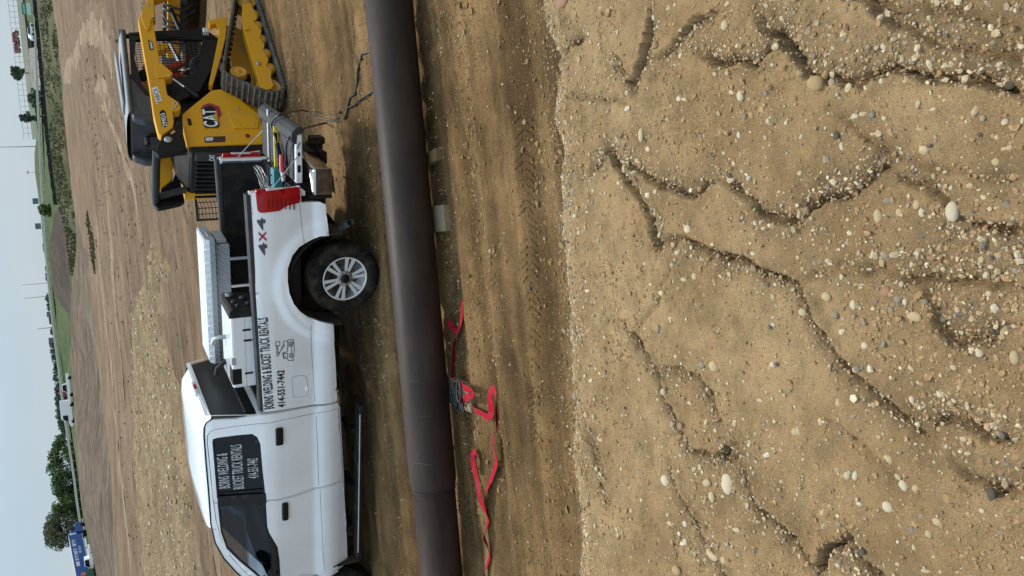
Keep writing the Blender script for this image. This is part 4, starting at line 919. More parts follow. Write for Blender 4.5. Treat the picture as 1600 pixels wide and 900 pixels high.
def track(y0, y1):
    root = MB(); n = len(LOOP); inn = []
    for i in range(n):
        a, b = Vector(LOOP[i - 1]), Vector(LOOP[(i + 1) % n]); t = (b - a).normalized(); nn = Vector((t.y, -t.x)); inn.append((LOOP[i], nn))
    rows = []
    for d in (-.020, -.052):
        for y in ((y0, y1) if d == -.020 else (y1, y0)): rows.append([(p[0] + nn.x * d, y, p[1] + nn.y * d) for p, nn in inn])
    rows.append(rows[0])
    G = MB(); G.grid(rows, True, True); tk = G.build('rubber_track', track_rubber, loader)
    lg = MB(); c = (y0 + y1) / 2; w_ = abs(y1 - y0)
    for i in range(0, n, 2):
        (p, nn) = inn[i]; t = Vector((-nn.y, nn.x))
        for j, (ya, yb) in enumerate(((min(y0, y1) + .005, c - .018 + .03 * ((i // 2) % 2)), (c + .018 - .03 * ((i // 2) % 2), max(y0, y1) - .005))):
            hw = .0165 if (i // 2) % 2 else .012
            P = []
            for d in (-.022, .0):
                k = hw * (1.15 if d < -.01 else .8)
                for (s, y) in ((-k, ya), (k, ya), (k, yb), (-k, yb)): P.append((p[0] + nn.x * d + t.x * s, y, p[1] + nn.y * d + t.y * s))
            lg.add(P, [(4, 5, 6, 7), (0, 1, 5, 4), (1, 2, 6, 5), (2, 3, 7, 6), (3, 0, 4, 7)])
    lo_ = lg.build('tread_lugs', lug_rubber, tk); lo_['kind'] = 'stuff'
    il = MB()
    for i in range(0, n, 3):
        (p, nn) = inn[i]; t = Vector((-nn.y, nn.x)); P = []
        for d in (-.05, -.095):
            k = .020 if d > -.06 else .011
            for (s, y) in ((-k, c - .03), (k, c - .03), (k, c + .03), (-k, c + .03)): P.append((p[0] + nn.x * d + t.x * s, y, p[1] + nn.y * d + t.y * s))
        il.add(P, [(4, 5, 6, 7), (0, 1, 5, 4), (1, 2, 6, 5), (2, 3, 7, 6), (3, 0, 4, 7)])
    il_ = il.build('inner_lugs', track_rubber, tk); il_['kind'] = 'stuff'
    sg = -1 if c < 0 else 1; yo = y0 if abs(y0) > abs(y1) else y1      # outer face
    FR = [Mp(*p, -MHW) for p in ((379, 3), (392, 1), (396, 10), (403, 24), (401, 27), (397, 31), (402, 37), (409, 44), (408, 52), (407, 56), (414, 67), (412, 74), (420, 90), (417, 100), (425, 108), (424, 118), (428, 130), (424, 136), (409, 139.5), (399.4, 105.5), (395.5, 93), (382, 49), (378, 30))]
    FR = [(x, max(z, .07)) for x, z in FR]
    f = MB(); f.prism(FR, yo - sg * .035, yo - sg * .20, 'y', .006); fo = f.build('track_frame', yellow, loader)
    MB().lathe([(.035, 0), (.035, sg * .02), (.02, sg * .022), (0, sg * .022)], (Mp(404, 97, -MHW)[0], yo - sg * .036, Mp(404, 97, -MHW)[1]), 'y', 16).build('pivot_bolt', steel, fo)
    pz = Mp(384, 42, -MHW); MB().box(pz[0] - .05, pz[0] + .05, yo - sg * .03, yo - sg * .012, pz[1] - .05, pz[1] + .02, .006).build('frame_bracket', yellow, fo)
    for x in (.42, .78, 1.14, 1.50, 1.80):
        MB().lathe([(0, -.13), (.05, -.13), (.105, -.12), (.105, -.03), (.06, -.02), (.06, .02), (.105, .03), (.105, .12), (.05, .13), (0, .13)], (x, c, .158), 'y', 20).build('roller', yellow_dirty, loader)
    for (x, z, r) in ((-.02, .245, .185), (2.14, .205, .148)):
        MB().lathe([(0, -.12), (r * .5, -.12), (r * .55, -.09), (r * .85, -.09), (r, -.11), (r, -.05), (r * .8, -.035), (r * .8, .035), (r, .05), (r, .11), (r * .85, .09), (r * .55, .09), (r * .5, .12), (0, .12)], (x, c, z), 'y', 28).build('idler', yellow_dirty, loader)
    sp = MB(); sp.lathe([(0, -.05), (.16, -.05), (.17, .05), (0, .05)], (SPR[0], c, SPR[1]), 'y', 28)
    for k in range(14): t = 2 * math.pi * k / 14; sp.tube([(SPR[0] + .178 * math.cos(t), c - .06, SPR[1] + .178 * math.sin(t)), (SPR[0] + .178 * math.cos(t), c + .06, SPR[1] + .178 * math.sin(t))], .012, 6)
    sp.build('sprocket', dark_under, loader)
    MB().lathe([(.125, 0), (.125, sg * .13), (.105, sg * .145), (.095, sg * .135), (.03, sg * .135), (.02, sg * .15), (0, sg * .15)], (SPR[0], c, SPR[1]), 'y', 28).build('drive_hub', yellow_dirty, loader)
TW = .36
track(-MHW, -MHW + TW); track(MHW, MHW - TW)

# ---- chassis, towers, engine
ch = MB(); ch.prism([(-.75, .42), (-.30, .24), (1.75, .24), (1.95, .40), (1.95, .62), (-.75, .62)], -.46, .46, 'y', .02); ch.build('chassis', yellow_dirty, loader)
TY0, TY1 = -.545, -.40
TOWER = [Mp(*p, TY0) for p in ((287, 176), (322, 148), (331, 141), (336, 138), (345, 139), (372, 152), (398, 172), (407, 182), (411, 195), (409, 226), (293, 231), (288, 200), (283, 196))]
SPANEL = [Mp(*p, TY0) for p in ((292, 228), (410, 224), (411, 200), (404, 178), (372, 152), (345, 139), (330, 141), (322, 148), (285, 178), (287, 205))]
for sg in (1, -1):
    t = MB(); t.prism(SPANEL, sg * TY0, sg * (TY0 + .16), 'y', .012); to = t.build('side_panel', yellow, loader)
    if sg > 0:
        a = [Mp(*p, TY0) for p in ((357, 175), (396, 182), (404, 190), (404, 201), (366, 202), (357, 182))]
        MB().prism(a, TY0 - .018, TY0 + .01, 'y', .008).build('access_cover', yellow, to)
        for px, py in ((372, 168), (374, 195), (398, 193)):
            x, z = Mp(px, py, TY0 - .02); MB().lathe([(.014, 0), (.014, -.008), (0, -.008)], (x, TY0 - .016, z), 'y', 10).build('bolt', steel, to)
        x, z = Mp(296, 191, TY0); MB().box(x - .07, x + .07, TY0 - .014, TY0 + .004, z - .025, z + .025, .01).build('latch', black_trim, to)
        x0, z0 = Mp(320, 222, TY0); MB().box(x0 - .02, x0 + .02, TY0 - .008, TY0 + .01, z0 - .13, z0 + .13, .004)
ln = [Mp(*p, TY0) for p in ((319, 214), (352, 213), (352, 222), (320, 223))]
MB().prism(ln, TY0 - .006, TY0 + .01, 'y', .003).build('side_marker', mat('marker_dark', (.05, .02, .02), .3), loader)
ln = [Mp(*p, TY0) for p in ((321, 215.5), (333, 215), (333, 220), (322, 221))]
MB().prism(ln, TY0 - .009, TY0 + .0, 'y', .002).build('side_marker_lens', clear_lens, loader)
x, z = Mp(386, 213, TY0); MB().lathe([(.035, 0), (.035, -.006), (0, -.006)], (x, TY0 - .012, z), 'y', 14).build('reflector', red_lens, loader)
# hexagon mark with the three letters
def on_side(pts, y): return [(Mp(*p, y)[0], y, Mp(*p, y)[1]) for p in pts]
def flat(name, pts, y, m, parent):
    return MB().add(on_side(pts, y), [tuple(range(len(pts)))]).build(name, m, parent, fix=False)
HX = [(314, 168), (327, 161), (343, 166.5), (346, 180), (341, 184), (337, 174), (327, 166), (316, 170)]
logo = flat('logo', [(314, 169.5), (317, 164.5), (327, 161), (342, 166), (346, 178), (341, 183.5), (343, 196), (339, 199.5), (320, 199), (318, 196), (314.5, 172)], TY0 - .0135, mat('logo_red', (.30, .012, .03), .4), loader)
flat('logo_black', [(316, 171), (319, 168), (327, 165), (335, 168), (339, 182), (342.5, 196), (339.5, 198.8), (321, 198.5), (318.5, 196)], TY0 - .0155, black_trim, logo)
V, F = fontmesh('CAT')
def quadtext(name, body, c, y, m, parent):
    V, F = fontmesh(body); tl, bl_, tr, br = [np.array(Mp(*p, y)) for p in c]; u = V[:, :1]; v = V[:, 1:2]
    P = (bl_ * (1 - u) + br * u) * (1 - v) + (tl * (1 - u) + tr * u) * v
    return MB().add(np.stack([P[:, 0], np.full(len(P), y), P[:, 1]], 1), F).build(name, m, parent, fix=False)
quadtext('logo_letters', 'CAT', ((318.5, 198), (341.5, 198), (315.5, 171), (337.5, 170.5)), TY0 - .0175, mat('logo_white', (.78, .78, .76), .5), logo)
flat('logo_triangle', [(341, 190), (330, 183), (338.5, 175)], TY0 - .0190, mat('logo_gold', (.45, .30, .06), .5), logo)
# rear door with louvres
RX = Mp(294, 230, TY0)[0] - .02
YR, YL = -.52, .34
zt_, zb_ = 1.52, .42
rd = MB(); rd.prism([(RX + .12, zb_), (RX - .02, zb_ + .05), (RX - .06, 1.05), (RX - .02, zt_ - .04), (RX + .06, zt_), (RX + .12, zt_)], YR, YL, 'y', .012); rdo = rd.build('engine_door', cab_black, loader)
for k in range(9):
    y = -.30 + k * .085; MB().box(RX - .075, RX - .04, y - .014, y + .014, .62, 1.42, .006).build('louvre', black_plastic, rdo)
MB().box(RX - .072, RX - .02, YR + .015, YR + .17, .62, 1.44, .01).build('door_strip', grey_plastic, rdo)
flat2 = MB(); V, F = fontmesh('CAT'); P = np.stack([np.full(len(V), RX - .075), YR + .15 - V[:, 0] * .11, 1.18 + V[:, 1] * .075], 1); flat2.add(P, F); flat2.build('door_logo', mat('logo_white', (.78, .78, .76), .5), rdo, fix=False)
en = MB(); en.prism([(RX + .10, .60), (RX + .10, 1.54), (-.55, 1.60), (.10, 1.60), (.10, .60)], -.40, .40, 'y', .03); en.build('engine_hood', cab_black, loader)
# ---- cab
CY = .43
CABP = [Mp(*p, -CY) for p in ((204, 52), (222, 55), (318, 44), (340, 60), (333, 92), (312, 140), (238, 176))]
cz1 = max(p[1] for p in CABP)
frame_pts = [Mp(*p, -CY) for p in ((201, 51), (319, 44), (343, 62), (330, 108), (312, 142), (232, 184), (205, 120))]
WINP = [Mp(*p, -CY) for p in ((212, 62), (318, 58), (314, 72), (306, 116), (268, 122), (246, 138), (232, 146), (222, 132), (210, 90))]
for sg in (1, -1):
    # side frame: plate with the window opening
    O = resample(frame_pts, .05); H = resample(WINP, .05); pts = O + H
    E_ = [(i, (i + 1) % len(O)) for i in range(len(O))] + [(len(O) + i, len(O) + (i + 1) % len(H)) for i in range(len(H))]
    vs, es, fs, *_r = delaunay_2d_cdt([Vector(p) for p in pts], E_, [], 0, 1e-5); V2 = np.array([v[:] for v in vs]); C = np.array([V2[list(f)].mean(0) for f in fs])
    ins = inpoly(C[:, 0], C[:, 1], O) & ~inpoly(C[:, 0], C[:, 1], H); F = [tuple(f) for f, a in zip(fs, ins) if a]
    mb = MB()
    for y in (-sg * CY, -sg * (CY - .05)): mb.add([(p[0], y, p[1]) for p in V2], F)
    cnt = {e for f in F for e in zip(f, f[1:] + f[:1])}
    for a, b in cnt:
        if (b, a) not in cnt: mb.add([(V2[a][0], -sg * CY, V2[a][1]), (V2[b][0], -sg * CY, V2[b][1]), (V2[b][0], -sg * (CY - .05), V2[b][1]), (V2[a][0], -sg * (CY - .05), V2[a][1])], [(0, 1, 2, 3)])
    cf = mb.build('cab_side_frame', cab_black, loader)
    # steel mesh guard in the opening
    x0, x1 = min(p[0] for p in WINP), max(p[0] for p in WINP); z0, z1 = min(p[1] for p in WINP), max(p[1] for p in WINP)
    ms_ = MB(); yy = -sg * (CY - .02)
    def clip(a, b):
        k = 60; t = np.linspace(0, 1, k); xx = a[0] + (b[0] - a[0]) * t; zz = a[1] + (b[1] - a[1]) * t; m_ = inpoly(xx, zz, WINP); i = 0
        while i < k:
            if m_[i]:
                j = i
                while j + 1 < k and m_[j + 1]: j += 1
                if j > i: yield (xx[i], zz[i]), (xx[j], zz[j])
                i = j + 1
            else: i += 1
    st = .062
    for x in np.arange(x0, x1, st):
        for a, b in clip((x, z0), (x, z1)): ms_.tube([(a[0], yy, a[1]), (b[0], yy, b[1])], .0045, 4, False)
    for z in np.arange(z0, z1, st):
        for a, b in clip((x0, z), (x1, z)): ms_.tube([(a[0], yy + .006, a[1]), (b[0], yy + .006, b[1])], .0045, 4, False)
    mo = ms_.build('mesh_guard', cab_black, cf, fix=False); mo['kind'] = 'stuff'
RB = Mp(205, 186, -CY); RFp = Mp(187, 52, -CY)
zr0, zr1 = Mp(200, 170, -CY)[1], Mp(190, 60, -CY)[1]
xf = Mp(188, 50, -CY)[0]; xb = Mp(205, 178, -CY)[0]
rfp = []
for x in np.linspace(xb, xf, 12):
    t = (x - xb) / (xf - xb); zc = zr0 + (zr1 - zr0) * t
    rfp.append([(x, s * (CY + .025), zc + .035 * (1 - abs(s) ** 4) - .05 * (1 if abs(s) > .99 else 0)) for s in (-1, -.97, -.9, -.7, -.35, 0, .35, .7, .9, .97, 1)])
cr_ = MB().grid(rfp).build('cab_roof', roof_grey, loader)
for sg in (1, -1): MB().tube([(xb + (xf - xb) * t, sg * (CY + .02), zr0 + (zr1 - zr0) * t - .035) for t in np.linspace(0, 1, 6)], .035, 8).build('roof_rim', cab_grey, cr_)
MB().box(xf - .03, xf + .05, -CY - .02, CY + .02, zr1 - .075, zr1 + .03, .02).build('roof_visor', cab_grey, cr_)
ht_ = MB(); ht_.box(xb + .35, xf - .35, -.34, -.10, zr0 + .02, zr0 + .055, .012); ht_.build('roof_hatch', roof_grey, cr_)
# moulded rear corner of the cab with its window
RP = [Mp(*p, -CY) for p in ((201, 118), (214, 133), (229, 150), (240, 160), (246, 190), (226, 190), (208, 184), (203, 174))]
for sg in (1, -1):
    rp = MB(); rp.prism(RP, -sg * (CY + .03), -sg * (CY - .10), 'y', .03); ro_ = rp.build('rear_moulding', cab_grey, loader)
    W2 = [Mp(*p, -CY) for p in ((213, 153), (226, 151), (240, 156), (242, 182), (226, 181), (216, 172))]
    MB().prism(rounded(W2, .05, 3), -sg * (CY + .034), -sg * (CY + .02), 'y', .003).build('rear_quarter_window', mat('quarter_glass', (.05, .065, .07), .08), ro_)
MB().box(xb + .02, xb + .10, -CY, CY, 1.52, zr0 - .02, .02).build('cab_back', cab_grey, loader)
bkx = Mp(312, 142, -CY)[0]
cbn = MB(); cbn.box(bkx - .1, xf - .1, -CY + .03, CY - .03, .62, .70); cbn.build('cab_floor', cab_black, loader)
for y in (-CY, CY - .05): MB().box(xf - .10, xf - .03, y, y + .05, .70, zr1 - .06, .01).build('cab_front_post', cab_black, loader)
se = MB(); se.box(.55, 1.02, -.24, .24, .92, 1.06, .05); se.box(.46, .60, -.24, .24, 1.0, 1.62, .05); se.box(.6, .95, -.18, .18, .70, .92); se.build('seat', black_plastic, loader)
# front corner of the lower frame: lamp bracket and tie-down
FB = [Mp(*p, -.50) for p in ((325, 33), (343, 27), (356, 26), (352, 60), (345, 90), (337, 118), (332, 134), (326, 132), (335, 90), (343, 50), (341, 45), (337, 36), (328, 40))]
for sg in (1, -1): MB().prism(FB, -sg * .50, -sg * .40, 'y', .006).build('frame_rail', yellow, loader)
x, z = Mp(322, 48, -.48); MB().box(x - .05, x + .06, -.50, -.40, z - .04, z + .05, .012).build('work_lamp', clear_lens, loader)
# ---- lift arms, black rear links, cross tube
AY0, AY1 = -.66, -.545
ARM = [Mp(*p, AY0) for p in ((232, 0), (241, 0), (242, 20), (243, 28), (239, 33), (243, 55), (247, 80), (251, 100), (257, 106), (266, 112), (270, 117), (267, 122), (258, 123), (260, 140), (262, 148), (268, 152), (280, 160), (283, 168), (280, 173), (270, 174), (272, 190), (270, 199), (262, 205), (252, 212), (247, 208), (240, 180), (233, 130), (224, 80), (217, 38), (216, 30), (222, 18), (227, 6), (229, 0))]
FRT = Mp(236, 0, AY0)
ARM = ARM[:2] + ARM[2:]
fx, fz = FRT
ARMX = [(fx + .34, fz - .34), (fx + .26, fz - .40), (fx + .08, fz - .16)] + ARM[1:-1] + [(fx + .10, fz + .05), (fx + .28, fz - .12)]
for sg in (1, -1):
    F_ = 0 if sg > 0 else -.17
    a = MB(); a.prism(ARMX, sg * AY0 + F_, sg * AY1 + F_, 'y', .012); ao = a.build('lift_arm', yellow, loader)
    if sg > 0:
        arm_near = ao
        BR = [Mp(*p, AY0) for p in ((243, 98), (251, 100), (266, 112), (270, 117), (267, 122), (246, 123), (243, 112))]
        MB().prism(BR, AY0 - .022, AY0 + .004, 'y', .005).build('arm_bracket', yellow, ao)
        BR = [Mp(*p, AY0) for p in ((222, 18), (230, 0), (240, 0), (241, 26), (236, 33), (234, 46), (230, 49), (226, 44), (221, 30))]
        MB().prism(BR, AY0 - .02, AY0 + .004, 'y', .005).build('arm_plate', yellow, ao)
        for px, py in ((265, 118), (240, 26), (232, 8), (275, 165), (272, 160), (277, 161), (270, 168)):
            x, z = Mp(px, py, AY0 - .02); MB().lathe([(.016, 0), (.016, -.012), (0, -.012)], (x, AY0 - (.02 if px in (265, 240, 232) else 0), z), 'y', 10).build('pin', steel, ao)
    # rear link
    LK = [Mp(*p, AY0 + .02) for p in ((277, 188), (282, 190), (287, 212), (292, 232), (286, 236), (266, 240), (248, 243), (242, 238), (246, 226), (254, 213), (263, 206), (271, 201))]
    l = MB(); l.prism(LK, sg * (AY0 + .02) + F_, sg * (AY1 - .02) + F_, 'y', .012); lo_ = l.build('rear_link', black_trim, loader)
    x, z = Mp(263, 217, AY0); MB().lathe([(.055, 0), (.055, -.018 * sg), (.03, -.022 * sg), (0, -.022 * sg)], (x, sg * (AY0 + .02) + F_, z), 'y', 18).build('link_pin', steel, lo_)
    # lift cylinder: chrome rod and black barrel
    a_ = Mp(266, 121, -.52); m_ = Mp(289, 137, -.52); b_ = Mp(310, 152, -.52)
    MB().tube([(a_[0], sg * -.52, a_[1]), (m_[0], sg * -.52, m_[1])], .020, 10).build('cylinder_rod', chrome, loader)
    MB().tube([(m_[0], sg * -.52, m_[1]), (b_[0], sg * -.52, b_[1])], .036, 10).build('cylinder_barrel', black_trim, loader)
xc, zc = Mp(245, 236, -.60)
MB().tube([(xc, -.62, zc), (xc - .02, -.3, zc + .01), (xc - .02, .25, zc + .01), (xc, .44, zc)], .055, 14).build('cross_tube', mat('tube_dark', (.014, .015, .017), .45, spec=.3), loader)
# hoods over the links, hoses
for sg in (1, -1):
    hz = MB(); hz.tube([(xc + .05, sg * -.50 - (0 if sg > 0 else .14), zc - .02), (RX + .02, sg * -.46 - (0 if sg > 0 else .16), 1.55)], .05, 8); hz.build('link_hood', grey_plastic, loader)
MB().prism([(RX + .0, 1.50), (RX + .30, 1.62), (-.3, 1.66), (-.3, 1.5)], -.36, .36, 'y', .02).build('rear_grille', black_plastic, loader)
x, z = Mp(231, 212, -.30); 
MB().tube([(x + .02, -.30, z - .30), (x + .02, -.30, z - .04), (x - .05, -.30, z + .02), (x - .20, -.30, z + .02)], .035, 10).build('exhaust', black_trim, loader)
# decals on the near arm
def arm_text(name, body, c, m): return quadtext(name, body, c, AY0 - .004, m, arm_near)
flat('decal_plate', [(236.5, 138), (245.5, 135), (253, 158), (245, 162.5)][::1], AY0 - .003, mat('logo_white', (.78, .78, .76), .5), arm_near)
arm_text('dealer_lettering', 'FABICK', ((245.5, 161), (252, 158.5), (238, 139), (245, 136.5)), ink)
flat('decal_plate', [(249.3, 175), (254, 171), (258.5, 174), (262, 196), (258, 199), (253, 197)], AY0 - .003, black_trim, arm_near)
arm_text('model_number', '299D3', ((254.5, 198), (261.5, 197), (250.5, 178), (257.5, 176)), mat('logo_white', (.78, .78, .76), .5))
flat('decal_plate', [(231, 62), (237.5, 64.5), (240.5, 77.5), (234, 78)], AY0 - .003, black_trim, arm_near)
flat('decal_text', [(233.5, 64.5), (236.5, 65.5), (239, 76), (236, 76.5)], AY0 - .006, pale_vinyl, arm_near)
flat('decal_plate', [(266, 207), (272, 203), (274, 206), (268, 210.5)], AY0 + .012, mat('logo_gold', (.45, .30, .06), .5), arm_near)
# hoses between engine and arms
rh = random.Random(3)
for k in range(5):
    a_ = Mp(300 + rh.uniform(-6, 8), 148 + rh.uniform(-6, 6), -.45); b_ = Mp(283 + rh.uniform(-8, 8), 150 + rh.uniform(-6, 10), -.48)
    MB().tube([(a_[0], -.46, a_[1]), ((a_[0] + b_[0]) / 2 + .05, -.50, (a_[1] + b_[1]) / 2 - .04), (b_[0], -.50, b_[1])], .014, 6).build('hose', hose_black, loader)
# front coupler and bucket hanging from the arms, wrapped hoses
bx_, bz_ = fx + .30, fz - .38
MB().box(bx_ - .06, bx_ + .06, -.66, .66, bz_ - .10, bz_ + .10, .02).build('coupler_bar', yellow, loader)
prof = [(bx_ + .04, bz_ + .16), (bx_ - .02, bz_ + .02), (bx_ - .06, bz_ - .20), (bx_ + .02, bz_ - .42), (bx_ + .22, bz_ - .56), (bx_ + .72, bz_ - .58), (bx_ + .72, bz_ - .55), (bx_ + .24, bz_ - .53), (bx_ + .05, bz_ - .40), (bx_ - .02, bz_ - .20), (bx_ + .02, bz_ + .01), (bx_ + .07, bz_ + .15)]
bk = MB(); bk.prism(prof, -.86, .86, 'y'); bko = bk.build('bucket', mat('bucket_black', (.014, .014, .015), .28), loader)
sidep = [(bx_ + .05, bz_ + .15), (bx_ - .04, bz_ - .20), (bx_ + .03, bz_ - .41), (bx_ + .23, bz_ - .55), (bx_ + .70, bz_ - .56)]
for sg in (1, -1): MB().prism(sidep, sg * .84, sg * .865, 'y').build('bucket_side', mat('bucket_black', (.014, .014, .015), .28), bko)
for k in range(7):
    y = -.5 + k * .12; MB().tube([(bx_ - .10, y, bz_ - .30 + rh.uniform(-.05, .05)), (bx_ - .22 - rh.uniform(0, .12), y + rh.uniform(-.1, .1), bz_ - .12), (bx_ - .16, y + rh.uniform(-.1, .1), bz_ + .12), (bx_ - .02, y + .05, bz_ + .16)], .020, 7).build('hose', hose_black, loader)
for sg in (1, -1):
    MB().tube([(fx - .55, sg * -.30, fz - .45), (bx_ - .05, sg * -.34, bz_ + .05)], .035, 10).build('tilt_cylinder', chrome if sg < 0 else black_trim, loader)
MB().box(fx - .70, fx - .48, -.42, .42, .55, .95, .03).build('front_crossmember', yellow_dirty, loader)
FLATTOP = None

# ---- the operator, seated and leaning forward, behind the mesh
def skin_person(name, J, E_, parent, m, sub=2):
    me = bpy.data.meshes.new(name); names = list(J); me.from_pydata([J[k][0] for k in names], [(names.index(a), names.index(b)) for a, b in E_], [])
    o = link(name, me, parent); mo = o.modifiers.new('skin', 'SKIN'); mo.use_smooth_shade = True
    for i, k in enumerate(names): me.skin_vertices[0].data[i].radius = (J[k][1], J[k][2] if len(J[k]) > 2 else J[k][1])
    me.skin_vertices[0].data[0].use_root = True
    ss = o.modifiers.new('sub', 'SUBSURF'); ss.levels = sub; ss.render_levels = sub
    dg = bpy.context.evaluated_depsgraph_get(); dg.update(); ev = bpy.data.meshes.new_from_object(o.evaluated_get(dg)); bpy.data.objects.remove(o)
    ev.materials.clear(); ev.materials.append(m); ev.polygons.foreach_set('use_smooth', [True] * len(ev.polygons)); o2 = link(name, ev, parent); return o2
skin_m = mat('skin', (.42, .24, .16), .6); vest_m = mat('orange_shirt', (.60, .085, .022), .85, c2=(.50, .06, .015), scale=14); trouser_m = mat('dark_trousers', (.03, .035, .05), .9); cap_m = mat('cap_dark', (.02, .02, .022), .8)
person = empty('person', (0, 0, 0), 0, 'person in an orange shirt and dark cap seated in the loader cab', 'person')
person.matrix_world = Matrix.Translation(Vector(MC0)) @ loader.rotation_euler.to_matrix().to_4x4()
px_, py_, pz_ = .86, -.06, 1.06
def q3(x, y, z): return (px_ + x, py_ + y, pz_ + z)
J = dict(pelvis=(q3(0, 0, .10), .14, .12), waist=(q3(.05, 0, .26), .14, .11), chest=(q3(.12, 0, .44), .165, .12), neckb=(q3(.17, 0, .56), .075), neck=(q3(.19, 0, .62), .055), head0=(q3(.22, 0, .68), .07), head1=(q3(.23, 0, .76), .085), head2=(q3(.22, 0, .84), .06))
E_ = [('pelvis', 'waist'), ('waist', 'chest'), ('chest', 'neckb'), ('neckb', 'neck'), ('neck', 'head0'), ('head0', 'head1'), ('head1', 'head2')]
for s, n_ in ((1, 'l'), (-1, 'r')):
    J.update({n_ + 'hip': (q3(.05, s * .10, .07), .09), n_ + 'knee': (q3(.46, s * .14, .06), .065), n_ + 'ankle': (q3(.56, s * .14, -.30), .042), n_ + 'toe': (q3(.68, s * .14, -.34), .035),
              n_ + 'sh': (q3(.14, s * .19, .50), .07), n_ + 'el': (q3(.24, s * .26, .24), .048), n_ + 'wr': (q3(.46, s * .22, .22), .032), n_ + 'palm': (q3(.53, s * .21, .225), .034, .022)})
    E_ += [('pelvis', n_ + 'hip'), (n_ + 'hip', n_ + 'knee'), (n_ + 'knee', n_ + 'ankle'), (n_ + 'ankle', n_ + 'toe'), ('chest', n_ + 'sh'), (n_ + 'sh', n_ + 'el'), (n_ + 'el', n_ + 'wr'), (n_ + 'wr', n_ + 'palm')]
    for f, (dy, L) in enumerate(((.022, .055), (.008, .062), (-.007, .058), (-.020, .046))):
        J[f'{n_}f{f}a'] = (q3(.56, s * .21 + dy, .222), .010); J[f'{n_}f{f}b'] = (q3(.56 + L * .6, s * .21 + dy, .215), .009); J[f'{n_}f{f}c'] = (q3(.56 + L * .7, s * .21 + dy, .185), .008)
        E_ += [(n_ + 'palm', f'{n_}f{f}a'), (f'{n_}f{f}a', f'{n_}f{f}b'), (f'{n_}f{f}b', f'{n_}f{f}c')]
    J[n_ + 't0'] = (q3(.52, s * .21 - s * .03, .22), .010); J[n_ + 't1'] = (q3(.56, s * .21 - s * .045, .20), .009); E_ += [(n_ + 'palm', n_ + 't0'), (n_ + 't0', n_ + 't1')]
body = skin_person('body', J, E_, person, skin_m)
JS = {k: J[k] for k in ('pelvis', 'waist', 'chest', 'neckb', 'lsh', 'lel', 'rsh', 'rel')}; JS = {k: (v[0], *[r + .014 for r in v[1:]]) for k, v in JS.items()}; JS['neckb'] = (q3(.165, 0, .545), .085)
skin_person('shirt', JS, [('pelvis', 'waist'), ('waist', 'chest'), ('chest', 'neckb'), ('chest', 'lsh'), ('lsh', 'lel'), ('chest', 'rsh'), ('rsh', 'rel')], person, vest_m)
JT = {k: (v[0], *[r + .013 for r in v[1:]]) for k, v in J.items() if k in ('pelvis', 'lhip', 'lknee', 'lankle', 'rhip', 'rknee', 'rankle')}
skin_person('trousers', JT, [('pelvis', 'lhip'), ('lhip', 'lknee'), ('lknee', 'lankle'), ('pelvis', 'rhip'), ('rhip', 'rknee'), ('rknee', 'rankle')], person, trouser_m)
cp_ = MB(); c = q3(.225, 0, .80); cp_.lathe([(.098, 0), (.098, .03), (.085, .07), (.05, .095), (0, .10)], c, 'z', 20); cp_.box(c[0] + .06, c[0] + .19, c[1] - .07, c[1] + .07, c[2] + .0, c[2] + .012, .004); cp_.build('cap', cap_m, person)
fc = MB(); h_ = q3(.23, 0, .755); fc.prism([(h_[0] + .085, h_[2] + .02), (h_[0] + .115, h_[2] - .02), (h_[0] + .08, h_[2] - .025)], h_[1] - .014, h_[1] + .014, 'y', .004); fc.build('nose', skin_m, body)
for s in (1, -1):
    MB().lathe([(.010, 0), (.006, .006), (0, .007)], (h_[0] + .078, h_[1] + s * .032, h_[2] + .02), 'x', 10).build('eye', cap_m, body)
    MB().lathe([(.0, -.012), (.018, -.008), (.018, .008), (0, .012)], (h_[0] - .01, h_[1] + s * .088, h_[2]), 'y', 10).build('ear', skin_m, body)
MB().box(h_[0] + .07, h_[0] + .084, h_[1] - .022, h_[1] + .022, h_[2] - .053, h_[2] - .045, .002).build('mouth', mat('lips', (.30, .12, .09), .6), body)
# ================================================================== pipe and its cribbing
pd = np.array([-math.cos(PIPE_YAW), math.sin(PIPE_YAW), 0]); pn = np.array([math.sin(PIPE_YAW), math.cos(PIPE_YAW), 0])
PZ = PIPE_R + PIPE_GAP
def pproj(p):
    d = np.array(p) - CAM; z = d @ fw; return (800 - FPX * (d @ up) / z, 900 - (450 + FPX * (d @ rt) / z))
us = np.linspace(0, 4, 400); UJ = float(us[np.argmin([abs(pproj((*pipe_at(u), PZ + .2))[1] - 764) for u in us])])
m_pipe = mat('coated_steel_pipe', (.030, .021, .018), .5, c2=(.038, .027, .024), scale=2.2, stretch=(.6, 2, 2), dirt=((.14, .10, .065), .22, 2.6), bump=.0012, bscale=14, spec=.16)
pipe = empty('steel_pipe', (*pipe_at(0), 0), math.pi - PIPE_YAW, 'long dark brown steel pipe lying on timber blocks in front of the truck', 'pipe')
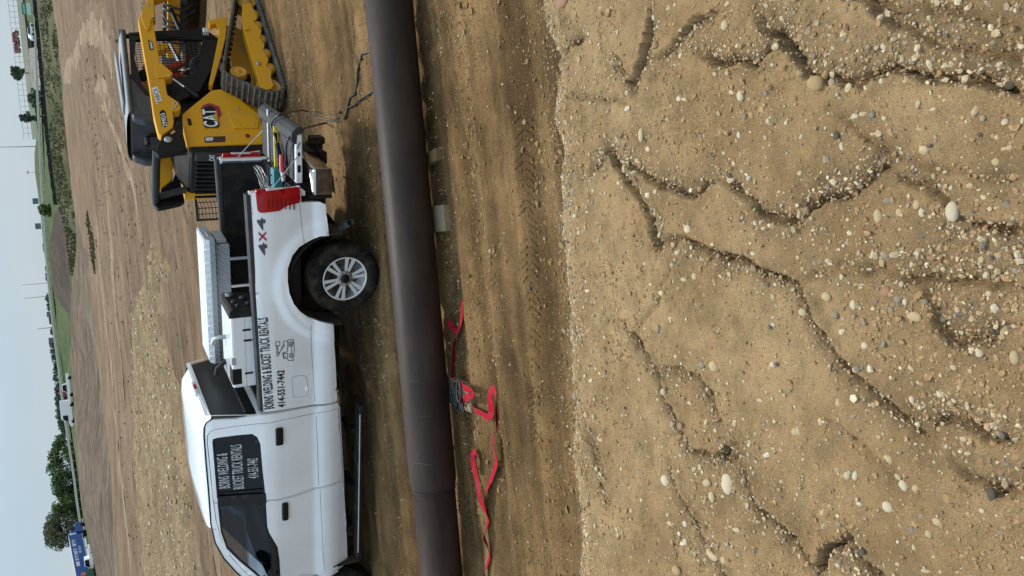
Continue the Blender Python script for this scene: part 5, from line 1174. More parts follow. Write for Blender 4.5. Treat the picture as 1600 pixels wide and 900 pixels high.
# local x runs to the left along the pipe
def ring(prof, n=56): return MB().lathe(prof, (0, 0, PZ), 'x', n)
R2 = PIPE_R * .905
ring([(PIPE_R - .012, -9.0), (PIPE_R, -9.0), (PIPE_R, UJ - .10), (PIPE_R - .003, UJ - .05), (PIPE_R - .010, UJ - .01), (R2 + .004, UJ + .035), (R2 - .02, UJ + .035)]).build('main_pipe', m_pipe, pipe)
ring([(R2 - .012, UJ - .02), (R2, UJ - .02), (R2, 9.0), (R2 - .012, 9.0)]).build('narrow_pipe', m_pipe, pipe)
MB().lathe([(R2, UJ + .030), (R2 + .006, UJ + .034), (R2 + .006, UJ + .046), (R2, UJ + .052)], (0, 0, PZ), 'x', 56).build('weld_bead', mat('weld_bead', (.026, .02, .019), .6, spec=.2), pipe)
scr = mat('pipe_scratch', (.11, .09, .08), .8, spec=.1)
for k, (u0, a0, a1, wd) in enumerate(((UJ - .26, 20, 75, .004), (UJ - 1.05, 35, 60, .003), (UJ - 1.75, 60, 110, .004), (UJ - .72, 10, 40, .003), (.35, 95, 125, .003))):
    P = []
    for t in np.linspace(R(a0), R(a1), 12): P.append([(u0 + .01 * math.sin(5 * t), -(PIPE_R + .0012) * math.cos(t) * -1, PZ + (PIPE_R + .0012) * math.sin(t)), (u0 + wd + .01 * math.sin(5 * t), (PIPE_R + .0012) * math.cos(t), PZ + (PIPE_R + .0012) * math.sin(t))])
    MB().grid(P).build('chalk_mark', scr, pipe)
for k in range(4):
    u0 = -.97 + .05 * k; MB().grid([[(u0 + .012 * j, -(PIPE_R + .0012) * math.cos(R(100 + 3 * (k % 2) + 4 * i)), PZ + (PIPE_R + .0012) * math.sin(R(100 + 3 * (k % 2) + 4 * i))) for i in range(4)] for j in range(2)]).build('chalk_mark', scr, pipe)
CL = ['long weathered board under the pipe beside the truck wheel', 'short timber offcut under the pipe behind the tailgate', 'timber block under the pipe below the black chain loops', 'timber block under the narrow far end of the pipe', 'timber block under the pipe end beside the loader']
CW = [(.25, .56, .06, .03), (.11, .46, .06, .02), (.26, .78, .06, .16), (.16, .6, .06, 0), (.16, .6, .06, 0)]
def crib_u(py): return float(np.linspace(-3, 4, 700)[np.argmin([abs(pproj((*(pipe_at(u) - pn[:2] * .25), .1))[1] - py) for u in np.linspace(-3, 4, 700)])])
CU = [crib_u(340), crib_u(243), crib_u(616), 3.9, -4.2]
for (u, lb, (wd, ln_, th, sh)) in zip(CU, CL, CW):
    p = pipe_at(u) - pn[:2] * sh; zg = -.006
    o = MB().box(-wd / 2, wd / 2, -ln_ / 2, ln_ / 2, 0, PIPE_GAP - zg - (.0 if u < UJ else -(PIPE_R - R2)), .006).build('timber_block', wood if wd > .15 else mat('brown_timber', (.15, .09, .042), .9, c2=(.22, .14, .07), scale=9, bump=.003), None)
    o.location = (p[0], p[1], zg); o.rotation_euler = (0, 0, math.pi - PIPE_YAW + random.uniform(-.12, .12)); tag(o, lb, 'timber', 'timber blocks under the pipe')
# black chain loops on the third block
ch_p = pipe_at(CU[2]) - pn[:2] * .36; cz = PIPE_GAP + .012
chain = empty('chain_loops', (ch_p[0], ch_p[1], cz), .2, 'tangle of black steel chain loops on the timber under the pipe', 'chain')
for k in range(6):
    cx_, cy_ = random.uniform(-.10, .10), .13 - k * .045; a = random.uniform(-.7, .7); L = random.uniform(.09, .13); w_ = .04; P = []
    for t in np.linspace(0, 2 * math.pi, 22): lx, ly = L * math.cos(t), w_ * math.sin(t); P.append((cx_ + lx * math.cos(a) - ly * math.sin(a), cy_ + lx * math.sin(a) + ly * math.cos(a), .012 + .018 * k % .05 + .012 * math.sin(t + k)))
    MB().tube(P, .010, 7, False).build('link', mat('chain_black', (.022, .022, .022), .5, .3), chain)

# ---- red webbing strap
def gpt(px, py, h=0.): p = onz(px, py, h); return np.array([p[0], p[1], h])
def ribbon(name, pts, width, m, twist, parent=None):
    """flat webbing along pixel points (px, py, height); twist: roll of the band at each point, degrees"""
    P = [gpt(*p) for p in pts]; n = 6; Q = []; TW_ = []
    for i in range(len(P) - 1):
        p0, p1, p2, p3 = P[max(i - 1, 0)], P[i], P[i + 1], P[min(i + 2, len(P) - 1)]
        for k in range(n):
            t = k / n; Q.append(.5 * ((2 * p1) + (-p0 + p2) * t + (2 * p0 - 5 * p1 + 4 * p2 - p3) * t * t + (-p0 + 3 * p1 - 3 * p2 + p3) * t ** 3)); TW_.append(twist[i] * (1 - t) + twist[i + 1] * t)
    Q.append(P[-1]); TW_.append(twist[-1]); rows = []
    for i, (p, a) in enumerate(zip(Q, TW_)):
        t = Q[min(i + 1, len(Q) - 1)] - Q[max(i - 1, 0)]; t[2] *= .3; t = t / (np.linalg.norm(t) + 1e-9); s = np.cross([0, 0, 1.], t); s /= np.linalg.norm(s); u_ = np.array([0, 0, 1.])
        a = a * .62; d = s * math.cos(R(a)) + u_ * math.sin(R(a)); hz = float(ground_final(np.array([p[0]]), np.array([p[1]]))[0])
        base = np.array([p[0], p[1], max(hz, -.02) + p[2] + .006 + abs(math.sin(R(a))) * width * .5]); th = np.cross(t, d) * .0016
        rows.append([base - d * width / 2 - th, base - d * width / 2 + th, base + d * width / 2 + th, base + d * width / 2 - th])
    return MB().grid(rows, False, True).build(name, m, parent)
red_web = mat('red_webbing', (.37, .007, .024), .88, c2=(.27, .006, .017), scale=40, bump=.001, bscale=300, spec=.15, dirt=(DUST, .20, 9))
s1 = ribbon('webbing_strap', [(721, 470, 0), (723, 490, .01), (719, 512, .02), (712, 530, .01), (711, 560, 0), (711, 592, .02), (720, 600, .05), (735, 606, .08), (738, 618, .09), (722, 625, .09)], .068, red_web, [5, 8, 20, 70, 80, 60, 10, 5, 0, 0])
tag(s1, 'red webbing strap running from the ground up over the timber and chain', 'strap', 'red straps in front of the pipe')
s1b = ribbon('strap_tail', [(716, 520, .0), (706, 512, .01), (703, 502, .02), (708, 508, .03)], .05, red_web, [10, 40, 60, 20], s1)
s2 = ribbon('webbing_strap', [(740, 634, .02), (752, 646, .02), (762, 652, .01), (768, 642, .02), (764, 618, .03), (770, 608, .04), (777, 612, .03), (779, 640, .01), (777, 672, .0), (770, 695, .01), (774, 722, .0), (767, 748, .01), (763, 778, .02), (767, 810, .0), (764, 838, .02), (770, 868, .0), (766, 896, .01), (768, 930, 0)], .066, red_web, [30, 20, 10, 50, 15, 5, 10, 70, 60, 30, 10, 15, 60, 10, 70, 20, 60, 10])
tag(s2, 'long twisted red webbing strap snaking along the ground towards the narrow pipe end', 'strap', 'red straps in front of the pipe')
s3 = ribbon('strap_loop', [(764, 800, .02), (757, 778, .03), (752, 745, .01), (743, 720, .01), (744, 707, .02), (751, 706, .02), (755, 722, .01), (755, 740, .01)], .052, red_web, [10, 20, 65, 50, 20, 15, 40, 60], s2)
x = gpt(757, 777); MB().box(x[0] - .02, x[0] + .02, x[1] - .03, x[1] + .03, .035, .045, .003).build('strap_label', mat('label_white', (.7, .7, .68), .7), s2)

# ---- welding leads from the tailgate to the pipe
def lead(name, pts, lb):
    P = []
    for p in pts:
        q_ = gpt(*p)
        if p[2] < .2: q_[2] = float(ground_final(np.array([q_[0]]), np.array([q_[1]]))[0]) + .012 + p[2]
        P.append(q_)
    n = 6; Q = []
    for i in range(len(P) - 1):
        p0, p1, p2, p3 = P[max(i - 1, 0)], P[i], P[i + 1], P[min(i + 2, len(P) - 1)]
        for k in range(n): t = k / n; Q.append(.5 * ((2 * p1) + (-p0 + p2) * t + (2 * p0 - 5 * p1 + 4 * p2 - p3) * t * t + (-p0 + 3 * p1 - 3 * p2 + p3) * t ** 3))
    Q.append(P[-1]); o = MB().tube(Q, .0125, 7).build(name, hose_black, None); return tag(o, lb, 'cable', 'welding leads from tailgate to pipe')
lead('welding_lead', [(437, 240, .98), (430, 215, 1.0), (424, 196, 1.0), (430, 184, .99), (442, 178, .90), (460, 174, .55), (478, 173, .12), (500, 183, 0), (515, 189, 0), (530, 190, 0), (541, 184, 0), (543, 165, 0), (546, 152, 0), (555, 143, 0), (560, 110, 0), (567, 93, 0), (572, 84, .0), (580, 80, 0)], 'black welding lead looping from the tailgate towards the pipe top edge of picture')
lead('welding_lead', [(446, 262, .98), (447, 240, .99), (448, 224, 1.0), (454, 213, .96), (466, 205, .70), (485, 198, .28), (507, 192, 0), (520, 184, 0), (533, 173, 0), (550, 165, 0), (567, 157, 0), (580, 145, 0), (588, 138, 0)], 'black welding lead running straight from the tailgate down to the pipe')

# ================================================================== load in the truck bed
TRZ = math.pi - TYAW
def tthing(name, x, y, z, lb, cat, group=None):
    p = TO + TF * x + TL * y; return empty(name, (p[0], p[1], z), TRZ, lb, cat, group)
def plate_mat():
    m = bpy.data.materials.new('diamond_plate'); m.use_nodes = True; n = m.node_tree; b = n.nodes['Principled BSDF']
    b.inputs['Base Color'].default_value = (.62, .63, .65, 1); b.inputs['Metallic'].default_value = .75; b.inputs['Roughness'].default_value = .33
    t = n.nodes.new('ShaderNodeTexCoord'); s = None
    for a in (R(45), R(-45)):
        mp_ = n.nodes.new('ShaderNodeMapping'); mp_.inputs['Rotation'].default_value = (a, a, a); mp_.inputs['Scale'].default_value = (1, 1, 1); n.links.new(t.outputs['Object'], mp_.inputs[0])
        wv = n.nodes.new('ShaderNodeTexWave'); wv.inputs['Scale'].default_value = 26; wv.bands_direction = 'DIAGONAL'; n.links.new(mp_.outputs[0], wv.inputs[0])
        if s is None: s = wv.outputs['Fac']
        else:
            mu = n.nodes.new('ShaderNodeMath'); mu.operation = 'MULTIPLY'; n.links.new(s, mu.inputs[0]); n.links.new(wv.outputs['Fac'], mu.inputs[1]); s = mu.outputs[0]
    bp = n.nodes.new('ShaderNodeBump'); bp.inputs['Distance'].default_value = .006; n.links.new(s, bp.inputs['Height']); n.links.new(bp.outputs[0], b.inputs['Normal'])
    rp = n.nodes.new('ShaderNodeValToRGB'); rp.color_ramp.elements[0].color = (.36, .37, .385, 1); rp.color_ramp.elements[1].color = (.58, .59, .61, 1); rp.color_ramp.elements[0].position = .25; rp.color_ramp.elements[1].position = .6
    n.links.new(s, rp.inputs[0]); n.links.new(rp.outputs[0], b.inputs['Base Color'])
    return m
plate = plate_mat(); alu = mat('smooth_aluminium', (.62, .63, .65), .35, .7)
tb = tthing('tool_chest', .64, -.60, 1.455, 'silver diamond plate tool chest mounted along the far bed rail', 'tool chest')
MB().box(-.74, .76, -.27, .27, .0, .165, .006).build('body', plate, tb)
lid = MB(); lid.prism([(-.30, .170), (.305, .170), (.305, .235), (.25, .285), (-.30, .285)], -.82, .80, 'x', .006); lid.build('lid', plate, tb)
MB().box(-.80, .78, -.29, .24, .286, .292, .002).build('lid_top', mat('worn_aluminium', (.60, .62, .64), .4, .35), tb)
MB().box(-.79, -.745, -.20, .20, .02, .14, .006).build('end_plate', alu, tb)
MB().box(-.825, -.80, -.06, .10, .185, .225, .004).build('latch', steel, tb)
for k in (.10, .48): 
    x_ = Sy(374, 404 if k < .2 else 447, -.31)[0] - .64
    MB().box(x_ - .016, x_ + .016, .255, .285, -.50, -.002, .003).build('leg', alu, tb)
MB().box(-.60, -.10, .250, .290, -.245, -.215, .003).build('leg_rail', alu, tb)
wl = tthing('welder_generator', .845, .465, .962, 'white engine driven welder with black control panel in the bed', 'welder')
MB().box(-.445, .445, -.285, .285, .02, .705, .022).build('case', white_paint, wl)
MB().box(-.43, .43, -.27, .27, .0, .03).build('base', black_trim, wl)
cp_ = MB(); cp_.prism([(-.50, .34), (-.53, .68), (-.50, .715), (-.42, .72), (-.42, .34)], -.29, .29, 'y', .012); cpo = cp_.build('control_panel', black_plastic, wl)
for (y, z, r_) in ((-.17, .60, .035), (.05, .62, .03), (.18, .60, .028), (-.05, .50, .04), (.14, .48, .03)): MB().lathe([(r_, 0), (r_, -.02), (0, -.025)], (-.515 - .01, y, z), 'x', 14).build('dial', grey_plastic, cpo)
MB().box(-.535, -.505, -.24, -.14, .63, .67, .004).build('gauge', clear_lens, cpo); MB().box(-.53, -.50, .02, .22, .40, .44, .005).build('sockets', dark_under, cpo)
for (a, b) in ((-.15, .62), (.26, .62), (-.28, .63)): MB().box(a - .0, a + .022, .284, .294, b - .14, b - .05, .003).build('latch', black_trim, wl)
MB().box(-.445, .445, .2845, .2862, .55, .553).build('door_seam', mat('gap_and_crease_shade', (.10, .10, .10), .7), wl); MB().box(-.14, -.137, .2845, .2862, .05, .55).build('door_seam', mat('gap_and_crease_shade', (.10, .10, .10), .7), wl)
MB().box(.20, .40, .12, .2875, .60, .708, .008).build('air_vent', black_trim, wl); MB().box(.06, .15, .20, .2875, .66, .709, .005).build('warning_label', mat('label_grey', (.35, .35, .35), .6), wl)
MB().tube([(-.05, -.10, .70), (-.05, -.10, .78), (-.02, -.14, .82), (.06, -.18, .84)], .026, 10, False).build('exhaust', steel, wl); MB().tube([(.30, -.18, .70), (.30, -.18, .76)], .03, 10).build('filler_cap', black_trim, wl)
MB().tube([(.28, -.12, .72), (.36, -.14, .80), (.44, -.13, .82)], .03, 8).build('air_intake', black_plastic, wl)
# tools on the tailgate
TT = TGZ + .008
lv = tthing('spirit_level', -1.33, .12, TT, 'yellow spirit level lying on the open tailgate', 'level'); lv.rotation_euler.z += .05
MB().box(-.27, .27, -.014, .014, 0, .055, .003).build('body', mat('level_yellow', (.70, .52, .03), .5), lv); MB().box(-.03, .03, -.015, .015, .036, .052, .002).build('vial', clear_lens, lv)
MB().box(-.20, -.10, -.0145, .0145, .015, .04, .002).build('grip', black_trim, lv)
gr_ = tthing('angle_grinder', -1.33, .33, TT, 'black handled angle grinder lying across the tailgate', 'grinder'); gr_.rotation_euler.z += .9
MB().tube([(-.14, 0, .04), (-.02, 0, .045), (.06, 0, .05), (.11, 0, .05)], [.026, .030, .036, .034], 12).build('body', black_plastic, gr_); MB().tube([(.09, 0, .05), (.10, -.12, .06)], .016, 8).build('side_handle', black_plastic, gr_); MB().lathe([(.055, 0), (.055, .006), (0, .006)], (.11, 0, .008), 'z', 20).build('disc', steel, gr_)
dr_ = tthing('red_grinder', -1.20, .50, TT, 'red and black power tool on the tailgate next to the white edge', 'power tool'); dr_.rotation_euler.z += .25
MB().tube([(-.15, 0, .045), (-.05, 0, .05), (.04, 0, .05)], [.030, .036, .038], 12).build('motor_case', mat('tool_red', (.36, .02, .03), .45), dr_); MB().tube([(.04, 0, .05), (.10, 0, .05), (.14, 0, .05)], [.03, .024, .02], 10).build('head', steel, dr_); MB().box(-.10, -.04, -.03, .03, 0, .05, .01).build('battery', black_trim, dr_)
te = tthing('tool_bag', -1.02, .27, TT, 'teal tool case in the bed just inside the tailgate', 'case')
MB().box(-.14, .14, -.075, .075, 0, .12, .02).build('body', mat('teal_plastic', (.03, .17, .20), .5), te); MB().tube([(-.06, 0, .115), (-.05, 0, .15), (.05, 0, .15), (.06, 0, .115)], .009, 7).build('handle', black_trim, te)
ro_ = tthing('steel_bar', -1.40, -.34, TT, 'bright steel bar lying along the far side of the tailgate', 'bar'); MB().box(-.32, .30, -.02, .02, 0, .022, .003).build('bar', alu, ro_)
MB().lathe([(.018, 0), (.018, .01), (0, .01)], (.26, 0, .022), 'z', 12).build('knob', black_trim, ro_)
wc = tthing('wire_coil', -.93, -.18, TT + .01, 'loose coil of thin grey wire at the end of the bed', 'wire')
for k in range(7):
    r_ = .13 + .02 * random.random(); P = []; ti = random.uniform(.05, .45); a = random.uniform(0, 3)
    for t in np.linspace(0, 2 * math.pi, 26): v = Vector((r_ * math.cos(t), r_ * 1.2 * math.sin(t), 0)); v.rotate(Matrix.Rotation(ti, 3, 'Y') @ Matrix.Rotation(a, 3, 'Z')); P.append((v.x, v.y, v.z + .075 + .012 * k))
    MB().tube(P, .0035, 5, False).build('loop', steel, wc)
# dark gear deeper in the bed
for i, (x_, y_, sx_, sy_, h_, lb) in enumerate(((-.35, -.45, .18, .16, .20, 'dark equipment box in the shadow of the bed under the tool chest end'), (.05, .15, .16, .22, .16, 'dark flat case on the bed floor behind the welder'))):
    g_ = tthing('equipment_case', x_, y_, .96, lb, 'case'); MB().box(-sx_, sx_, -sy_, sy_, 0, h_, .015).build('body', black_plastic, g_); MB().box(-sx_ * .4, sx_ * .4, -.012, .012, h_, h_ + .03, .006).build('handle', grey_plastic, g_)

# ---- black mesh rack standing behind the truck
gp = atd(322, 316, 14.0); gz0 = float(ground_final(np.array([gp[0]]), np.array([gp[1]]))[0])
gt = empty('mesh_rack', (gp[0], gp[1], gz0), -.10, 'black steel mesh rack standing on the dirt beyond the truck bed', 'rack')
gm = mat('rack_black', (.010, .010, .010), .5); H_ = atd(304, 318, 14.0)[2] - gz0; W_ = .27
for s in (-1, 1): MB().box(s * W_ - .018, s * W_ + .018, -.018, .018, 0, H_, .004).build('post', gm, gt); MB().box(s * W_ - .02, s * W_ + .02, -.02, .45, 0, .04, .004).build('foot', gm, gt)
MB().box(-W_, W_, -.018, .018, H_ - .04, H_, .004).build('top_rail', gm, gt)
for k in range(1, 6): MB().box(-W_ + k * W_ / 3 - .007, -W_ + k * W_ / 3 + .007, -.006, .006, .1, H_ - .03).build('upright_bar', gm, gt)
for k in range(int((H_ - .1) / .05)):
    z = .12 + k * .05; z2 = min(z, H_ - .05); off = .03 * (k % 2)
    MB().tube([(-W_, 0, z2), (-W_ * .3, .012, z2), (W_ * .1, .05, z2 + .02), (W_, .012, z2)], .006, 5, False).build('cross_bar', gm, gt)
# ================================================================== background
def terr(px, py):
    """where the pixel's ray meets the terrain"""
    d = ray(px, py); lo, hi = 8., 900.
    for D in np.geomspace(8, 900, 160):
        p = CAM + d * (D / math.hypot(d[0], d[1]))
        if p[2] < float(far_rise(np.array(p[0]), np.array(p[1]))): hi = D; break
        lo = D
    else: return None
    for _ in range(24):
        m_ = (lo + hi) / 2; p = CAM + d * (m_ / math.hypot(d[0], d[1]))
        if p[2] < float(far_rise(np.array(p[0]), np.array(p[1]))): hi = m_
        else: lo = m_
    return p
def lerp_line(P, ys_): 
    P = sorted(P, key=lambda p: p[1]); yy = [p[1] for p in P]; xx = [p[0] for p in P]; o = []
    for y in ys_:
        if y < yy[0]: o.append(xx[0] + (xx[1] - xx[0]) / (yy[1] - yy[0]) * (y - yy[0]) * .6)
        elif y > yy[-1]: o.append(xx[-1] + (xx[-1] - xx[-2]) / (yy[-1] - yy[-2]) * (y - yy[-1]) * .8)
        else: o.append(float(np.interp(y, yy, xx)))
    return o
def loft(name, rows, m, kind='structure', amp=.0, sub=3, sc=.4, seed=5):
    """rows of 3-D points (same count), roughened by noise"""
    A = np.array(rows, float); a, b, _ = A.shape
    ri = np.linspace(0, a - 1, (a - 1) * sub + 1); B = np.stack([np.stack([np.interp(ri, range(a), A[:, j, k]) for j in range(b)], 1) for k in range(3)], -1)
    B[..., 2] += amp * fbm(B[..., 0] * sc, B[..., 1] * sc, 5, seed) * np.minimum(1, np.minimum(np.arange(len(ri)), np.arange(len(ri))[::-1])[:, None] / 1.0)
    o = MB().grid(B).build(name, m, None, fix=False); 
    if kind: tag(o, kind=kind)
    return o
gmat = soil('verge_grass', ((.055, .066, .028), (.100, .090, .048)), (.25, 1.2, 8.), (.12, 4.), None, fine=.5)
hill_m = soil('hill_grass', ((.050, .074, .026), (.080, .100, .042)), (.12, .6, 4.), (.2, 2.), None, fine=.4)
top_m = soil('topsoil', ((.120, .088, .062), (.165, .124, .088)), (.15, .8, 5.), (.12, 5.), (1., (.3, 1.5, 1)), fine=.4)
dark_m = soil('dark_topsoil', ((.058, .042, .032), (.085, .063, .048)), (.2, 1., 6.), (.15, 4.), None, fine=.4)
ysA = list(range(-420, 1350, 30))
# broad strip of bare topsoil and its low crest, left
TOE = [(121, 318), (128, 335), (141, 400), (144, 450), (150, 500), (157, 600), (170, 700), (180, 800), (184, 900)]
CREST = [(120, 318), (119, 400), (112, 450), (110, 480), (110, 520), (113, 600), (119, 680), (126, 780), (150, 895)]
ys_ = list(range(318, 1300, 14)); r0, r1, r2 = [], [], []
for y, xt, xc_ in zip(ys_, lerp_line(TOE, ys_), lerp_line(CREST, ys_)):
    p = terr(xt, y); p = p if p is not None else atd(xt, y, 90); D = math.hypot(p[0], p[1]); D = min(D, 140)
    p = atd(xt, y, D); r0.append((p[0], p[1], p[2] - .15)); c = atd(xc_, y, D + 30); r1.append(c); b = atd(xc_, y, D + 60); r2.append((b[0], b[1], c[2] - 3.5))
ry = [tuple((np.array(a) * .55 + np.array(b) * .45) + np.array([0, 0, .1])) for a, b in zip(r0, r1)]
loft('topsoil_berm', [r0, ry, r1, r2], top_m, amp=.16, sub=5, sc=.25)
# dark heap of topsoil in the middle distance
HC = [(99, 316), (90, 326), (81, 345), (77, 375), (77.5, 410), (79, 432), (84, 455), (92, 470), (101, 483), (110, 494)]; HB = [(100, 316), (103, 345), (107, 380), (110, 420), (111, 450), (112, 494)]
ys_ = list(range(316, 496, 6)); r0, r1, r2 = [], [], []
for y, xb_, xc_ in zip(ys_, lerp_line(HB, ys_), lerp_line(HC, ys_)):
    p = atd(xb_ + 3, y, 160); c = atd(xc_, y, 174); b = atd(xc_, y, 188); r0.append(p); r1.append(c); r2.append((b[0], b[1], p[2] - .5))
loft('topsoil_heap', [r0, r1, r2], dark_m, amp=.5, sub=6, sc=.3, seed=8)
# rough verge in front of it
VN = [(70, -200), (82, 0), (90, 60), (97, 135), (100, 220), (112, 300), (119, 340), (120, 390), (116, 430), (113, 450)]; VF = [(50, -200), (57, 0), (63, 60), (69, 130), (75, 200), (83, 270), (90, 320), (99, 345), (106, 390), (110, 450)]
ys_ = list(range(-330, 452, 12)); r0, r1 = [], []; VD = []
for y, a, b in zip(ys_, lerp_line(VN, ys_), lerp_line(VF, ys_)):
    p = terr(a, y); D = min(math.hypot(p[0], p[1]), 150) if p is not None else 150; q0 = atd(a, y, D); q1 = atd(b, y, max(156, D + 6)); r0.append((q0[0], q0[1], q0[2] - .08)); r1.append(q1); VD.append(D)
verge = loft('grass_verge', [r0, r1], gmat, kind=None, amp=.25, sub=8, sc=.6, seed=12); tag(verge, kind='structure')
# grass clumps on the verge
def tufts(name, A0, A1, n, h, m, lb):
    A0 = np.array(A0); A1 = np.array(A1); mb = MB()
    for k in range(n):
        i = rng.uniform(0, len(A0) - 1.001); j = int(i); f = i - j; t = rng.uniform(.02, .98) if n > 1000 else float(np.clip(rng.normal(.5, .33), -.4, 1.4))
        p = (A0[j] * (1 - f) + A0[j + 1] * f) * (1 - t) + (A1[j] * (1 - f) + A1[j + 1] * f) * t; w_ = rng.uniform(.06, .22); hh = h * rng.uniform(.4, 1.3)
        if vnoise(p[0] * .25, p[1] * .25, 5) < -.12: continue
        for a in (rng.uniform(0, 3.14),):
            dx, dy = w_ * math.cos(a), w_ * math.sin(a); mb.add([(p[0] - dx, p[1] - dy, p[2] - .1), (p[0] + dx, p[1] + dy, p[2] - .1), (p[0] + dx * .6 + rng.normal(0, .1), p[1] + dy * .6, p[2] + hh), (p[0] - dx * .5, p[1] - dy * .5, p[2] + hh * .8)], [(0, 1, 2, 3)])
    return tag(mb.build(name, m, None, fix=False), lb, 'grass', kind='stuff')
tuft_m = mat('tuft_green', (.060, .072, .030), .9, c2=(.125, .110, .060), scale=.4, spec=.1)
tufts('verge_tufts', r0, r1, 5000, .22, tuft_m, 'rough green and straw grass on the verge beyond the dirt')
# thin weeds on the dirt, middle distance
a = [terr(*p) for p in ((137, 330), (135, 350), (138, 368), (141, 385), (144, 405), (148, 428))]; b = [terr(*p) for p in ((138, 331), (143, 352), (147, 370), (149, 384), (148, 404), (149, 428))]
tufts('weed_strip', a, b, 420, .10, tuft_m, 'thin strip of green weeds growing on the bare dirt')
# black silt fence
sf = empty('silt_fence', tuple(atd(57, 0, 158)), 0, 'low black silt fence running along the far side of the verge', 'fence')
sb = Vector(sf.location); top = []; bot = []
for y in range(-330, 330, 10):
    x = lerp_line(VF, [y])[0]; p = atd(x + .6, y, 158.); bot.append((p[0] - sb.x, p[1] - sb.y, p[2] - sb.z - .1)); top.append((p[0] - sb.x, p[1] - sb.y, p[2] - sb.z + .62 + .06 * math.sin(y)))
MB().grid([bot, top], False).build('fabric', mat('silt_fabric', (.012, .013, .014), .8), sf, fix=False)
for i in range(0, len(bot), 3): b_ = bot[i]; MB().box(b_[0] - .03, b_[0] + .03, b_[1] - .08, b_[1] - .03, b_[2] - .1, b_[2] + 1.0).build('stake', wood, sf)
# road embankment and the slope behind it
ROW0 = [(57, -60), (58, 0), (64, 60), (70, 130), (76, 200), (84, 270), (90, 320), (100, 380), (106, 440), (110, 500), (114, 560), (118, 640), (124, 700), (131, 790), (154, 900)]
ROW1 = [(60, -60), (60.5, 0), (62.5, 100), (66, 180), (69.5, 260), (73, 330), (77, 390), (82.5, 450), (90, 520), (97, 570), (105, 640), (113, 690), (121, 740), (127, 790), (139, 860), (147, 900)]
ROW3 = [(40, -60), (33, 0), (32, 20), (40, 40), (52, 60), (60, 90), (62, 160), (58, 205), (53, 235), (55, 270), (61, 318), (66, 360), (70, 400), (74, 440), (79, 480), (84, 520), (88, 560), (94, 600), (101, 650), (109, 690), (119, 740), (126, 790), (138, 860), (146, 900)]
ra, rb, rc, rd_, re_ = [], [], [], [], []
for y, x0, x1, x3 in zip(ysA, lerp_line(ROW0, ysA), lerp_line(ROW1, ysA), lerp_line(ROW3, ysA)):
    D0 = 160 + 36 * float(sstep(330, 520, y)); p = atd(x0, y, D0); ra.append((p[0], p[1], p[2] - .8)); p1 = atd(x1, y, 215); rb.append(p1); p2 = atd(x1, y, 232); rc.append((p2[0], p2[1], p1[2] + .05)); p3 = atd(min(x3, x1 - .5), y, 330); rd_.append(p3); p4 = atd(x3, y, 480); re_.append((p4[0], p4[1], p3[2] - 6))
loft('grass_embankment', [ra, rb, rc, rd_, re_], hill_m, amp=.5, sub=5, sc=.12, seed=14)
road_m = soil('asphalt_road', ((.085, .085, .085), (.11, .11, .108)), (.2, 2., 20.), (.01, 10.), None, fine=.2)
loft('road', [[(p[0], p[1], p[2] + .12) for p in rb], [(p[0], p[1], p[2] + .16) for p in rc]], road_m, sub=2)
gr0 = empty('guard_rail', tuple(rb[20]), 0, 'pale guard rail along the edge of the raised road', 'guard rail'); g0 = np.array(rb[20])
L0 = [np.array(p) - g0 for p in rb]
MB().grid([[tuple(p + [0, -.1, .50]) for p in L0], [tuple(p + [0, -.16, .62]) for p in L0], [tuple(p + [0, -.1, .74]) for p in L0], [tuple(p + [0, -.16, .86]) for p in L0], [tuple(p + [0, -.1, .98]) for p in L0]], False).build('rail', mat('galvanised_rail', (.50, .50, .44), .6), gr0, fix=False)
for i in range(8, len(L0) - 8):
    for f in (0, .5): p = L0[i] * (1 - f) + L0[i + 1] * f; MB().box(p[0] - .08, p[0] + .08, p[1], p[1] + .12, p[2] - .2, p[2] + .9).build('post', wood, gr0)
# pale heap of gravel, middle left
pg = [(206, 505), (222, 440), (235, 395), (262, 388), (270, 420), (262, 480), (275, 560), (285, 640), (300, 760), (318, 900), (330, 1010), (232, 1010), (224, 900), (216, 800), (208, 700), (204, 600)]
PGW = [terr(*p) for p in pg]; PG = [(p[0], p[1]) for p in PGW]
gx0, gx1 = min(p[0] for p in PG), max(p[0] for p in PG); gy0, gy1 = min(p[1] for p in PG), max(p[1] for p in PG)
def gravel_h(X, Y):
    d, _s = polydist(X, Y, PG + PG[:1]); k = np.where(inpoly(X, Y, PG), 1, -1); s = d * k - .5 + 3.2 * fbm(X * .35, Y * .22, 4, 19)
    return ground_final(X, Y) - .12 + .30 * sstep(-.4, 1.6, s) + .16 * fbm(X * 1.2, Y * 1.2, 4, 20) * sstep(0, 1, s)
pale_m = soil('pale_gravel', ((.190, .130, .072), (.29, .205, .116)), (.3, 2.5, 14.), (.10, 9.), None, fine=.5)
gh, _ = heightmesh('gravel_heap', np.linspace(gx0 - 1, gx1 + 1, 170), np.linspace(gy0 - 1, gy1 + 1, 190), gravel_h, pale_m); tag(gh, kind='structure')
N = 10000; X = rng.uniform(gx0, gx1, N); Y = rng.uniform(gy0, gy1, N); k = (gravel_h(X, Y) > ground_final(X, Y) + .02) & (rng.uniform(0, 1, N) < np.clip(32 / Y, .1, 1)); X, Y = X[k], Y[k]
sz = np.clip(rng.lognormal(math.log(.036), .55, len(X)), .014, .13)
tag(pebbles('heap_gravel', np.stack([X, Y, gravel_h(X, Y) + sz * .2], 1), sz, m_peb, .12, pal=[(.56, .44, .27), (.46, .35, .20), (.66, .56, .38), (.38, .28, .16)]), 'pale gravel spread in a long low heap behind the truck', 'gravel', kind='stuff')
